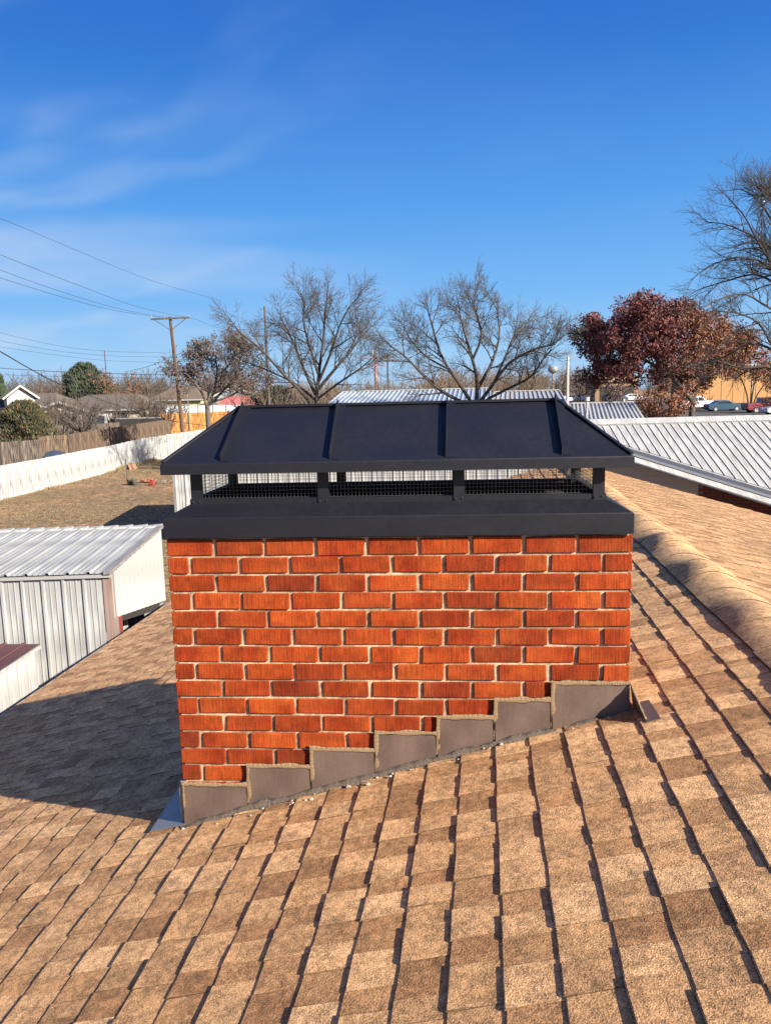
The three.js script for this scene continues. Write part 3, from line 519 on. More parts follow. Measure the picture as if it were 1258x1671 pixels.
/* lawn clutter near the fence corner */
{
  const G = (px, D) => grd(px, D);
  const st = new MB(); st.box(-.02, .02, -.1, 1.35, -.02, .02); const s1 = single('garden_stake', st.geo(), mFenceGrey, 'thin tall wooden stake standing by the bricks on the lawn', 'stake'); s1.position.copy(G(202, 46));
  const s2 = s1.clone(); s2.name = numbered('garden_stake'); tag(s2, 'short dark stake beside the fence corner on the lawn', 'stake'); s2.scale.y = .7; s2.position.copy(G(241, 50)); scene.add(s2);
  const bx = new MB(); bx.chamfer(.5, .42, .4, .03, .02, rng(4)); const b1 = single('wooden_crate', bx.geo(), std([.42, .26, .17], .9, { map: woodMap }), 'tan wooden crate tipped against the white fence', 'crate'); b1.position.copy(G(212, 53)); b1.position.y += .2; b1.rotation.set(.2, .5, .25);
  const pile = thing('brick_pile', 'low pile of old red bricks on the bare lawn', 'brick pile', G(236, 45)); const rp = rng(8), bg = new MB().chamfer(.22, .075, .105, .006, .003, rp).geo();
  for (let k = 0; k < 22; k++) { const b = part('brick', bg, std([.30, .13, .08], .9), pile); b.position.set((rp() - .5) * .9, .04 + .075 * Math.floor(rp() * 3), (rp() - .5) * .4); b.rotation.y = rp() * .8 - .4; }
  const can = thing('fuel_can', 'red plastic can lying before the brick pile', 'can', G(242, 43.5)); part('body', new MB().chamfer(.34, .26, .22, .04, .01, rp).geo(), std([.22, .025, .018], .6), can).position.y = .14; const sp = new MB(); sp.tube([V(.1, .26, 0), V(.14, .34, 0), V(.22, .38, 0)], .025, 6); part('spout', sp.geo(), std([.35, .03, .02], .5), can); const hd = new MB(); hd.tube([V(-.12, .26, 0), V(-.10, .33, 0), V(.02, .33, 0), V(.04, .26, 0)], .018, 6); part('handle', hd.geo(), std([.35, .03, .02], .5), can);
  const pot = new THREE.LatheGeometry([[0, 0], [.13, 0], [.18, .3], [.2, .3], [.2, .34], [.16, .34], [.12, .05], [0, .05]].map((p) => new THREE.Vector2(...p)), 14), mPot = std([.05, .045, .04], .8);
  const p1 = single('flower_pot', pot, mPot, 'left dark flower pot of the pair near the stake', 'flower pot'); p1.position.copy(G(206, 44));
  const p2 = p1.clone(); p2.name = numbered('flower_pot'); tag(p2, 'right dark flower pot of the pair near the stake', 'flower pot'); p2.position.copy(G(215, 43.8)); p2.rotation.z = .3; scene.add(p2);
  const pk = thing('plank_stack', 'weathered planks lying on the lawn beside the chimney cap corner', 'planks', G(272, 44.5)); for (let k = 0; k < 5; k++) { const m = part('plank', new MB().chamfer(1.7, .05, .16, .006, .004, rp).geo(), std([.36, .27, .19], .9, { map: woodMap }), pk); m.position.set((rp() - .5) * .3, .04 + .055 * Math.floor(k / 2), (k % 2) * .18 - .1); m.rotation.y = (rp() - .5) * .2; }
  // weeds along the foot of the fence and thin grass on the lawn
  const blade = new MB(); for (let k = 0; k < 7; k++) { const a = rp() * 6.28, l = .5 + .5 * rp(), x = Math.cos(a) * .3, z = Math.sin(a) * .3; blade.tri(V(x * .2 - .05, 0, z * .2), V(x * .2 + .05, 0, z * .2), V(x, l, z)); } const bgeo = blade.geo();
  const mk = (n, name, mat, label, cat, fn) => { const im = new THREE.InstancedMesh(bgeo, mat, n), q = new THREE.Matrix4(), e = new THREE.Euler(), u = new THREE.Quaternion(); for (let k = 0; k < n; k++) { const [x, z, s] = fn(k); u.setFromEuler(e.set(0, rp() * 6.28, 0)); q.compose(V(x, groundY(x, z), z), u, V(s * 1.3, s, s * 1.3)); im.setMatrixAt(k, q); } im.name = name; tag(im, label, cat, null, 'stuff'); scene.add(im); };
  mk(900, 'fence_weeds', std([.24, .175, .10], .95), 'dry tan weeds growing along the foot of the white fence', 'weeds', () => { const t = rp(), x = lerp(-24.05, -25.25, t), z = lerp(-34, -57, t), cl = Math.pow(noise3(z * .7, 1, 1, 4), 2); return [x + .1 + rp() * .4, z, .08 + .55 * cl * rp()]; });
  mk(26000, 'lawn_grass', std([.22, .175, .10], .95), 'patchy dormant grass on the lawn before the white fence', 'grass', () => { let x, z; do { x = -24 + rp() * 19; z = -13 - rp() * 46; } while (noise3(x * .32, 2, z * .22, 9) < .45 + .2 * rp()); return [x, z, .035 + .05 * rp()]; });
}
/* ------------------------------------------------------------------ brown board fences behind */
const woodRun = (t, pts, h, mat, bw = .15) => {
  const r = rng(pts.length * 31 + 3);
  for (let s = 0; s < pts.length - 1; s++) {
    const a = pts[s], b = pts[s + 1], L = Math.hypot(b.x - a.x, b.z - a.z), n = Math.max(2, Math.round(L / bw)), m = new MB(), dx = (b.x - a.x) / L, dz = (b.z - a.z) / L;
    for (let k = 0; k < n; k++) { const u = (k + .5) / n, x = lerp(a.x, b.x, u), z = lerp(a.z, b.z, u), y = groundY(x, z), hh = h + (a.h ? lerp(a.h, b.h, u) : 0) + (r() - .5) * .06, w = L / n * .46; m.beam(V(x, y - .2, z), V(x, y + hh, z), w * 2, .025, V(-dz, 0, dx)); }
    part('board_panel', m.geo(), mat, t, 'stuff');
    const p = new MB(); p.box(a.x - .05, a.x + .05, groundY(a.x, a.z) - .2, groundY(a.x, a.z) + h + .12, a.z + .04, a.z + .14); part('post', p.geo(), mFenceGrey, t);
    const rl = new MB(); for (const y of [.4, h - .3]) rl.beam(V(a.x, groundY(a.x, a.z) + y, a.z + .03), V(b.x, groundY(b.x, b.z) + y, b.z + .03), .04, .09); part('rail', rl.geo(), mat, t);
  }
};
{
  const f1 = thing('board_fence', 'grey brown board fence with posts left behind the white fence', 'fence'); woodRun(f1, [grd(-40, 56), grd(0, 57), grd(32, 58), grd(63, 59)], 1.75, mFenceGrey);
  const f2 = thing('board_fence', 'tan brown board fence stepping up behind the white fence', 'fence'); woodRun(f2, [grd(63, 60), grd(112, 62), grd(128, 64), grd(180, 69), grd(228, 75), grd(280, 82)], 1.9, mFenceWood);
  const f3 = thing('board_fence', 'dark grey board fence across the yard below the bare tree', 'fence'); woodRun(f3, [grd(82, 76), grd(112, 77), grd(160, 79), grd(196, 81)], 1.7, mFenceGrey);
  const f4 = thing('board_fence', 'new orange board fence beside the tall utility pole', 'fence'); woodRun(f4, [grd(262, 84), grd(277, 85), grd(310, 86), grd(341, 87), grd(375, 88), grd(410, 89), grd(450, 90)], 2.35, mOrangeWood);
  const f5 = thing('panel_fence', 'pale metal panel fence above the orange board fence', 'fence'); { const P = [272, 281, 305, 326, 350, 371, 400].map((x) => grd(x, 98)); for (let k = 0; k < P.length - 1; k++) { const m = new MB(), a = P[k].clone(), b = P[k + 1].clone(); a.y += 2.25; b.y += 2.25; m.beam(a, b, .03, 1.0); part('panel', m.geo(), std([.50, .55, .60], .5), f5); const p = new MB(), q = P[k]; p.box(q.x - .05, q.x + .05, q.y, q.y + 3.0, q.z - .05, q.z + .05); part('post', p.geo(), mTrim, f5); } const rl = new MB(); rl.beam(P[0].clone().setY(P[0].y + 2.95), P[6].clone().setY(P[6].y + 2.95), .05, .07); part('rail', rl.geo(), mTrim, f5); }
}
{ const m = new MB(), r = rng(6), c = grd(82, 61), n = 9, g = []; for (let i = 0; i <= n; i++) { g.push([]); for (let j = 0; j <= 5; j++) { const u = i / n * 2 - 1, v = j / 5 * 2 - 1; g[i].push(V(c.x + u * 1.25, c.y + .72 * Math.pow(Math.max(0, 1 - u * u), .6) * Math.pow(Math.max(0, 1 - v * v), .5) + r() * .08, c.z + v * 1.1)); } } for (let i = 0; i < n; i++) for (let j = 0; j < 5; j++) m.quad(g[i][j], g[i + 1][j], g[i + 1][j + 1], g[i][j + 1], V(0, 1, 0)); single('tarpaulin', m.geo(), std([.018, .028, .06], .8), 'dark blue tarpaulin heap covered up against the brown board fence', 'tarpaulin'); }
/* ------------------------------------------------------------------ white metal roofed brick house, right */
{
  const t = thing('brick_house', 'dark red brick house under a white ribbed metal roof on the right', 'house');
  const A = V(2.763, 3.919, -20.607), B = V(7.475, 3.927, -21.205), E = V(6.55, 2.45, -18.4);
  const n = B.clone().sub(A).cross(E.clone().sub(A)).normalize(); if (n.y < 0) n.negate();
  const on = (x, y) => onPlane(x, y, A, n);
  const tl = on(905, 693.5), tr = on(1420, 680), br = on(1420, 848), bl = on(908, 694.5);
  const rd = on(1197, 760).sub(on(1143.6, 692)); const dirN = rd.clone().normalize();
  const dwn = n.clone().multiplyScalar(-.07);
  { const m = new MB(); m.hexa([tl, tr, br, bl].map((p) => p.clone().add(dwn)).concat([tl, tr, br, bl])); part('roof_deck', m.geo(), mWhite, t); }
  // panels between the seams, each sheet a part, and the standing ribs
  const eA = on(1010, 724.5), eD = on(1258, 799.5), eDir = eD.clone().sub(eA);
  const meet = (p) => { // where the fall line from p meets the eave line (in the roof plane)
    const w = n.clone().cross(eDir); const k = eA.clone().sub(p).dot(w) / dirN.dot(w); return p.clone().addScaledVector(dirN, k); };
  const tops = []; for (let x = 918; x < 1418; x += 12.35) tops.push(on(x, 693.5 - (x - 905) * .0262));
  const mr = std([.33, .33, .33], .5), mSheet = std([.365, .367, .365], .55, { map: fineMap });
  for (let k = 0; k < tops.length - 1; k++) {
    const a = tops[k], b = tops[k + 1], c = meet(b), d = meet(a), up = n.clone().multiplyScalar(.012), m = new MB();
    const g = (p, q, f) => p.clone().lerp(q, f);
    m.hexa([g(a, b, .06), g(a, b, .94), g(d, c, .94), g(d, c, .06)].map((p) => p.clone().addScaledVector(n, .002)).concat([g(a, b, .06), g(a, b, .94), g(d, c, .94), g(d, c, .06)].map((p) => p.clone().add(up)))); part('roof_panel', m.geo(), mSheet, t);
    const r = new MB(); r.beam(a.clone().addScaledVector(n, .022), d.clone().addScaledVector(n, .022), .024, .024, n); part('roof_rib', r.geo(), mr, t);
  }
  const rc = new MB(); rc.beam(tl.clone().addScaledVector(n, .03), tr.clone().addScaledVector(n, .03), .26, .07, n); part('ridge_cap', rc.geo(), mWhite, t);
  const out = V(-(eD.z - eA.z), 0, eD.x - eA.x).normalize();
  const e0 = eA.clone().addScaledVector(eDir, -.45), e1 = eA.clone().addScaledVector(eDir, 1.7);
  const gut = (o, y, w, h, name, mat) => { const m = new MB(); const up = V(0, y, 0); m.beam(e0.clone().addScaledVector(out, o).add(up), e1.clone().addScaledVector(out, o).add(up), w, h); part(name, m.geo(), mat, t); };
  gut(.05, -.02, .16, .03, 'drip_edge', mWhite); gut(.07, -.10, .10, .13, 'gutter', std([.44, .435, .42], .5)); gut(.02, -.27, .04, .20, 'fascia', mWhite); { const m = new MB(), p = (q, o, y) => q.clone().addScaledVector(out, o).add(V(0, y, 0)); m.hexa([p(e0, .12, -.22), p(e1, .12, -.22), p(e1, .34, -.30), p(e0, .34, -.30), p(e0, .12, -.19), p(e1, .12, -.19), p(e1, .34, -.27), p(e0, .34, -.27)]); part('sun_tilted_apron', m.geo(), mWhite, t); }  // apron below the gutter is added, sloped so its face catches the sun
  gut(-.36, -.36, .76, .03, 'soffit', std([.45, .44, .42], .8));
  // brick wall below, set back under the soffit
  const w0 = e0.clone().addScaledVector(out, -.72), w1 = e1.clone().addScaledVector(out, -.72), L = Math.hypot(w1.x - w0.x, w1.z - w0.z), wd = V((w1.x - w0.x) / L, 0, (w1.z - w0.z) / L);
  const W = (s, y, o) => V(w0.x + wd.x * s, y, w0.z + wd.z * s).addScaledVector(out, o);
  { const m = new MB(); m.hexa([W(0, 0, -.2), W(L, 0, -.2), W(L, 0, 0), W(0, 0, 0), W(0, w0.y - .2, -.2), W(L, w1.y - .2, -.2), W(L, w1.y - .2, 0), W(0, w0.y - .2, 0)]); part('wall', m.geo(), std([.22, .15, .11], .9), t); }
  const sidingEnd = L * .45;
  { const rb = rng(44), list = []; for (let y = 1.2, row = 0; y < 3.4; y += .075, row++) for (let s = sidingEnd + (row % 2) * .1; s < L * .9; s += .205) { const top = lerp(w0.y, w1.y, s / L) - .25; if (y + .07 > top) continue; const m = new MB(); m.col = [.20, .045, .03].map((q) => q * (.75 + .5 * rb())); m.hexa([W(s, y, 0), W(s + .192, y, 0), W(s + .192, y, .012), W(s, y, .012), W(s, y + .063, 0), W(s + .192, y + .063, 0), W(s + .192, y + .063, .012), W(s, y + .063, .012)]); list.push(m.geo()); } part('bricks', mergeGeometries(list), new THREE.MeshStandardMaterial({ vertexColors: true, roughness: .9, map: wallBrickMap }), t, 'stuff'); }
  for (let y = 1.8; y < 3.9; y += .16) { const m = new MB(); const top = (s) => lerp(w0.y, w1.y, s / L) - .24; let s1 = sidingEnd - .02; while (s1 > .3 && y + .15 > top(s1)) s1 -= .1; if (s1 <= .3) continue; m.hexa([W(0, y, 0), W(s1, y, 0), W(s1, y, .035), W(0, y, .035), W(0, y + .155, 0), W(s1, y + .155, 0), W(s1, y + .155, .012), W(0, y + .155, .012)]); part('siding_board', m.geo(), std([.42, .36, .30], .8), t); }
}
/* ------------------------------------------------------------------ ribbed metal roofs farther off */
function metalRoofBuilding(label, pL, pR, qL, qR, D0, D1, ribs, mat, ribMat, wallMat) {
  const t = thing('metal_roof_building', label, 'building'); const a = at(...pL, D0), b = at(...pR, D0), d = at(...qL, D1), c = at(...qR, D1);
  b.y = a.y; c.y = d.y; const up = V(0, .04, 0), m = new MB(); m.hexa([a, b, c, d].map((p) => p.clone().sub(up)).concat([a, b, c, d])); part('roof', m.geo(), mat, t);
  for (let k = 0; k <= ribs; k++) { const u = k / ribs, r = new MB(); r.beam(a.clone().lerp(b, u).add(V(0, .03, 0)), d.clone().lerp(c, u).add(V(0, .03, 0)), .07, .09); part('roof_rib', r.geo(), ribMat, t); }
  const back = a.clone().sub(d).setY(0); const r2 = new MB(); const a2 = a.clone().add(back).setY(d.y), b2 = b.clone().add(back).setY(d.y); r2.hexa([a, b, b2, a2].map((p) => p.clone().sub(up)).concat([a, b, b2, a2].map((p) => p.clone().setY(p.y - .001)))); part('rear_slope', r2.geo(), mat, t);
  const rc = new MB(); rc.beam(a.clone().add(V(0, .06, 0)), b.clone().add(V(0, .06, 0)), .3, .05); part('ridge_cap', rc.geo(), mWhite, t);
  const w = new MB(), f = .04, I = (p, q, k) => p.clone().lerp(q, k); const A = I(d, b2, f), C = I(c, a2, f), Bq = I(b2, d, f), Aq = I(a2, c, f); w.hexa([A, C, Bq, Aq].map((p) => V(p.x, groundY(p.x, p.z) - .2, p.z)).concat([A, C, Bq, Aq].map((p) => V(p.x, d.y - .06, p.z)))); part('wall', w.geo(), wallMat, t);
  for (const [e, g, h] of [[d, a, a2], [c, b, b2]]) { const q = new MB(); q.tri(e.clone().lerp(h, .03).setY(d.y - .05), g.clone().setY(g.y - .08), h.clone().lerp(e, .03).setY(d.y - .05), V(1, 0, 0)); part('gable', q.geo(), wallMat, t); }
  return { t, a, b, c, d };
}
{
  const mB = std([.30, .36, .42], .38, { metalness: .3, map: fineMap }), mBr = std([.42, .47, .52], .4, { metalness: .25 });
  const k = metalRoofBuilding('long blue grey metal roof behind the two middle bare trees', [560, 640], [800, 640], [520, 672], [800, 672], 60, 51, 34, mB, mBr, mFenceGrey);
  const v = new MB(); v.chamfer(1.1, .5, .8, .12, 0, rng(1)); const m = part('roof_vent', v.geo(), std([.5, .46, .36], .6), k.t); m.position.copy(at(655, 662, 51.5));
  metalRoofBuilding('pale ribbed metal roof right of the middle bare tree', [806, 640], [912, 638], [800, 664], [926, 664], 58, 50, 15, mGalv, mWhite, mFenceGrey);
  const g = metalRoofBuilding('small grey ribbed metal roof behind the right end of the cap', [930, 660], [1032, 655], [930, 698], [1056, 694], 37, 31.5, 17, std([.50, .51, .50], .45, { map: fineMap, metalness: .2 }), std([.36, .36, .35], .5), mFenceWood);
  const p = new MB(); p.tube([V(0, -.2, 0), V(0, .55, 0)], .06, 8); part('vent_pipe', p.geo(), mGalv, g.t).position.copy(at(957, 673, 34)); const pc = new MB(); pc.tube([V(0, .5, 0), V(0, .68, 0)], .12, 8); part('vent_cap', pc.geo(), mWhite, g.t).position.copy(at(957, 673, 34));
}
/* ------------------------------------------------------------------ houses in the distance */
function cottage(name, label, px, D, turn, w, d, h, rise, wall, roof, o = {}) {
  const p = grd(px, D), t = thing(name, label, 'house', p, turn + 7.2 * R2), m = new MB(); m.box(-w / 2, w / 2, -.3, h, -d / 2, d / 2); part('wall', m.geo(), wall, t);
  const e = .5, r = new MB(); if (o.gable === 'front') { r.hexa([V(-w / 2 - e, h - .1, d / 2 + e), V(0, h + rise, d / 2 + e), V(0, h + rise, -d / 2 - e), V(-w / 2 - e, h - .1, -d / 2 - e), V(-w / 2 - e, h + .06, d / 2 + e), V(0, h + rise + .16, d / 2 + e), V(0, h + rise + .16, -d / 2 - e), V(-w / 2 - e, h + .06, -d / 2 - e)]); r.hexa([V(w / 2 + e, h - .1, d / 2 + e), V(0, h + rise, d / 2 + e), V(0, h + rise, -d / 2 - e), V(w / 2 + e, h - .1, -d / 2 - e), V(w / 2 + e, h + .06, d / 2 + e), V(0, h + rise + .16, d / 2 + e), V(0, h + rise + .16, -d / 2 - e), V(w / 2 + e, h + .06, -d / 2 - e)]); for (const z of [d / 2 - .01, -d / 2 + .01]) { const g = new MB(); g.tri(V(-w / 2, h, z), V(w / 2, h, z), V(0, h + rise, z), V(0, 0, z)); part('gable', g.geo(), wall, t); } const b = new MB(); for (const s of [-1, 1]) b.beam(V(s * (w / 2 + e), h - .02, d / 2 + e + .03), V(0, h + rise + .08, d / 2 + e + .03), .04, .25); part('barge_board', b.geo(), mWhite, t); }
  else { const hip = o.hip ?? 0; const A = V(-w / 2 - e, h, d / 2 + e), B = V(w / 2 + e, h, d / 2 + e), C = V(w / 2 + e, h, -d / 2 - e), Dd = V(-w / 2 - e, h, -d / 2 - e), P = V(-w / 2 - e + hip, h + rise, 0), Q = V(w / 2 + e - hip, h + rise, 0); r.quad(A, B, Q, P, V(0, 1, 1)); r.quad(C, Dd, P, Q, V(0, 1, -1)); r.tri(A, Dd, P, V(-1, 0, 0)); r.tri(B, C, Q, V(1, 0, 0)); const f = new MB(); f.box(-w / 2 - e, w / 2 + e, h - .2, h - .004, d / 2 + e - .1, d / 2 + e + .02); part('fascia', f.geo(), o.fascia ?? mWhite, t); }
  part('roof', r.geo(), roof, t);
  for (const [x, y, ww, hh] of o.win ?? []) { const fr = new MB(); fr.box(x - ww / 2 - .08, x + ww / 2 + .08, y - .08, y + hh + .08, d / 2, d / 2 + .05); const f = part('window', fr.geo(), mWhite, t); const g = new MB(); g.box(x - ww / 2, x + ww / 2, y, y + hh, d / 2 + .051, d / 2 + .06); part('pane', g.geo(), mGlass, f); }
  for (const [x, ww, hh, mat] of o.door ?? []) { const g = new MB(); g.box(x - ww / 2, x + ww / 2, 0, hh, d / 2 + .002, d / 2 + .06); part('door', g.geo(), mat, t); }
  return t;
}
const mRoofGrey = std([.14, .122, .11], .95, { map: mortarMap }), mRoofTan = std([.17, .13, .10], .95, { map: mortarMap }), mCream = std([.36, .315, .25], .9), mYellow = std([.42, .37, .16], .9), mBrownWall = std([.20, .13, .085], .9);
{
  cottage('gabled_house', 'white double gabled house with grey roof at the far left', 36, 106, .5, 3.4, 9, 4.1, 1.6, mWhite, mRoofGrey, { gable: 'front', win: [[0, 1, 1.2, 1.3]] });
  cottage('gabled_house', 'white low gabled wing beside the double gabled house', 48, 101, .5, 2.6, 6, 2.8, 1.2, mWhite, mRoofGrey, { gable: 'front', win: [[0, .9, 1.2, 1.3]] });
  cottage('long_house', 'grey roofed house with pale porch behind the gold green juniper', 48, 112, -.1, 14, 9, 2.9, 1.9, mWhite, mRoofGrey, { hip: 3, win: [[2.8, .8, 1, 1.6], [4.4, .8, 1, 1.6], [6, .8, 1, 1.6]] });
  cottage('long_house', 'wide low house with grey brown roof behind the parked flatbed truck', 190, 102, -.12, 11, 9, 2.5, 1.9, mCream, mRoofGrey, { hip: 2.5, win: [[-3, .8, 1.2, 1.2], [3.2, .8, 1.2, 1.2]], door: [[.5, 1, 2.1, mBrownWall]] });
  cottage('long_house', 'pale front gabled house with broad tan roof beside the parked car', 118, 96, .1, 7, 8, 2.2, 1.3, mCream, mRoofTan, { gable: 'front', door: [[0, 4.4, 2.2, std([.10, .085, .06], .9)]] });
  cottage('yellow_house', 'pale yellow house with tan hip roof behind the tall utility pole', 305, 122, -.1, 8, 8, 3.4, 2, mYellow, mRoofTan, { hip: 3, win: [[-1.4, 1, 1.2, 1.5], [1.4, 1, 1.2, 1.5]] });
  cottage('grey_house', 'blue grey house with dark roof behind the leafy small tree', 385, 128, .2, 6, 8, 3.6, 1.6, std([.2, .24, .28], .9), std([.07, .075, .08], .95), { gable: 'front', win: [[0, 1.2, 1, 1.2]] });
  cottage('red_roof_house', 'low house with faded red roof left of the left bare tree', 420, 112, -.05, 9, 6, 2.5, 1.3, mBrownWall, std([.34, .10, .085], .85), { hip: .4, fascia: std([.4, .35, .3], .8) });
  cottage('carport', 'low dark brown carport between the yellow house and red roof', 362, 112, 0, 4, 5, 2.6, .3, std([.05, .04, .035], .9), std([.11, .075, .05], .9), { fascia: mBrownWall });
  cottage('brown_building', 'low brown building with dark openings behind the parked pickups', 995, 168, 0, 9, 8, 4.2, 1.2, mBrownWall, std([.34, .25, .16], .9), { hip: .5, fascia: std([.3, .22, .14], .9), door: [[-2, 3, 3.0, mDark], [2.5, 2.5, 3.0, mDark]] });
  const t = cottage('tan_building', 'flat topped orange tan building behind the red leaved tree', 1190, 140, 0, 18, 10, 6.2, .5, std([.34, .185, .07], .9), std([.45, .4, .33], .9), { fascia: mWhite }); for (let x = -8; x < 9; x += 2) { const m = new MB(); m.box(x, x + .05, 0, 6, 5.0, 5.04); part('panel_joint', m.geo(), std([.25, .14, .06], .9), t); }
}
{ // water tower and far white tank on a leg
  const p = at(902, 603, 260), t = thing('water_tower', 'small white water tower far off beside the light pole', 'water tower', V(p.x, 0, p.z)); const g = new THREE.LatheGeometry([[0, -1.3], [.9, -1.2], [1.7, -.6], [1.75, .4], [1.3, 1.0], [0, 1.2]].map((q) => new THREE.Vector2(...q)), 20); part('tank', g, mGalv, t).position.y = p.y; const l = new MB(); l.tube([V(0, 0, 0), V(0, p.y - 1.1, 0)], .35, 10); part('column', l.geo(), mWhite, t);
}
/* ------------------------------------------------------------------ poles and wires */
const wood = (p, top, r0, r1, lean, mat = mPole) => { const m = new MB(); m.tube([V(0, -.3, 0), V(lean * .5, (top - p.y) * .5, 0), V(lean, top - p.y, 0)], [r0, (r0 + r1) / 2, r1], 9); return m.geo(); };
const lines = [];
{
  const D = 63, top = at(291, 520, D), base = V(0, 0, 0), bp = at(303, 737, D); base.set(bp.x, groundY(bp.x, bp.z), bp.z);
  const t = thing('utility_pole', 'tall wooden utility pole with braced crossarm behind the white fence', 'utility pole', base, 7.2 * R2);
  const lean = (top.x - base.x) / Math.cos(7.2 * R2); part('pole', wood(base, top.y, .17, .12, lean), mPole, t);
  const h = top.y - base.y; const arm = new MB(); arm.beam(V(lean - 1.5, h - .18, .16), V(lean + 1.55, h - .12, .16), .1, .13); part('crossarm', arm.geo(), mFenceGrey, t);
  for (const s of [-1, 1]) { const b = new MB(); b.beam(V(lean + s * 1.28, h - .2, .17), V(lean + .04, h - 1.08, .17), .04, .05); part('brace', b.geo(), mFenceGrey, t); }
  for (const x of [-1.45, -.45, 1.5]) { const g = new THREE.LatheGeometry([[.02, 0], [.02, .08], [.07, .09], [.05, .14], [.06, .17], [0, .2]].map((q) => new THREE.Vector2(...q)), 8); part('insulator', g, mGalv, t).position.set(lean + x, h - .1, .16); }
  const rs = new MB(); rs.tube([V(.55, 0, .2), V(.5, h * .55, .2)], .035, 6); part('conduit', rs.geo(), mTrim, t);
  const cm = new MB(); cm.beam(V(-.35, h * .545, .15), V(.75, h * .545, .15), .08, .1); part('cable_arm', cm.geo(), mDark, t);
}
{
  const mk = (name, label, px, y0, D, r, arms, mat = mPole) => { const p = at(px, y0, D), b = V(p.x, groundY(p.x, p.z), p.z), t = thing(name, label, 'utility pole', b, 7.2 * R2); part('pole', wood(b, p.y, r, r * .75, 0, mat), mat, t); for (const [dy, w] of arms) { const a = new MB(); a.beam(V(-w / 2, p.y - b.y - dy, r), V(w / 2, p.y - b.y - dy, r), .12, .14); part('crossarm', a.geo(), mat, t); } return t; };
  mk('utility_pole', 'wooden utility pole with low crossarm inside the left bare tree', 432, 500, 72, .13, [[2.7, 2.6]], mBarkGrey);
  mk('utility_pole', 'reddish far utility pole between the two middle bare trees', 612, 570, 150, .3, [[1.6, 6], [3.2, 4]], std([.3, .12, .08], .9));
  mk('utility_pole', 'thin far utility pole right of the reddish pole', 632, 578, 160, .22, [[1.5, 5]]);
  mk('utility_pole', 'thin far utility pole between wires at the far left', 171, 572, 150, .12, []);
  const p = at(926, 582, 84), b = V(p.x, groundY(p.x, p.z), p.z), t = thing('light_pole', 'white light pole rising left of the red leaved tree', 'light pole', b); const m = new MB(); m.tube([V(0, 0, 0), V(0, p.y - b.y, 0)], [.2, .13], 10); part('pole', m.geo(), std([.40, .39, .35], .6), t); const l = new MB(); l.beam(V(.1, p.y - b.y - .1, 0), V(.75, p.y - b.y + .1, 0), .16, .12); part('lamp_head', l.geo(), mGalv, t);
  const q = at(1133, 600, 95); 
}
function wire(label, pts, r, group) { const m = new MB(); m.tube(catmull(pts.map((p) => at(...p)), 40), r, 5); single('overhead_wire', m.geo(), mWireLine, label, 'wire', group); }
wire('highest thin overhead wire sweeping down into the left bare tree', [[-60, 335, 34], [0, 356, 38], [120, 406, 47], [240, 455, 56], [362, 491, 68]], .011);
wire('upper wire running to the right end of the pole crossarm', [[-60, 388, 38], [0, 415, 42], [130, 466, 52], [230, 502, 59], [320, 521, 63]], .013);
wire('middle wire running to the left part of the pole crossarm', [[-60, 415, 38], [0, 440, 42], [110, 479, 51], [200, 505, 58], [276, 519, 63]], .013);
wire('lowest wire running to the left end of the pole crossarm', [[-60, 433, 38], [0, 453, 42], [110, 487, 51], [190, 507, 58], [263, 518, 63]], .013);
wire('wire leaving the pole crossarm for the leafy small tree', [[321, 521, 63], [350, 533, 67], [390, 541, 72], [432, 548, 76]], .012);
wire('thick black service wire slanting down past the distant houses', [[-60, 538, 30], [0, 573, 36], [97, 626, 46], [197, 663, 56], [267, 684, 64], [356, 697, 78]], .03);
wire('highest of the three far wires across the left sky', [[-50, 533, 120], [0, 543, 122], [90, 563, 126], [160, 572, 130], [280, 576, 138]], .026);
wire('middle one of the three far wires across the left sky', [[-50, 547, 120], [0, 556, 122], [90, 572, 126], [170, 580, 130], [280, 583, 138]], .026);
wire('lowest of the three far wires across the left sky', [[-50, 558, 120], [0, 566, 122], [90, 579, 126], [170, 588, 130], [280, 592, 138]], .026);
wire('level black cable crossing the tree tops at the far left', [[-50, 597, 95], [20, 602, 95], [130, 608, 92], [300, 612, 90], [420, 612, 95]], .035);
wire('lower level cable crossing in front of the far left trees', [[-50, 609, 95], [20, 612, 95], [130, 615, 92], [298, 619, 90]], .02);
wire('slack cable rising to the tall pole from the distant trees', [[205, 607, 110], [235, 600, 100], [265, 589, 90], [297, 576, 66]], .022);
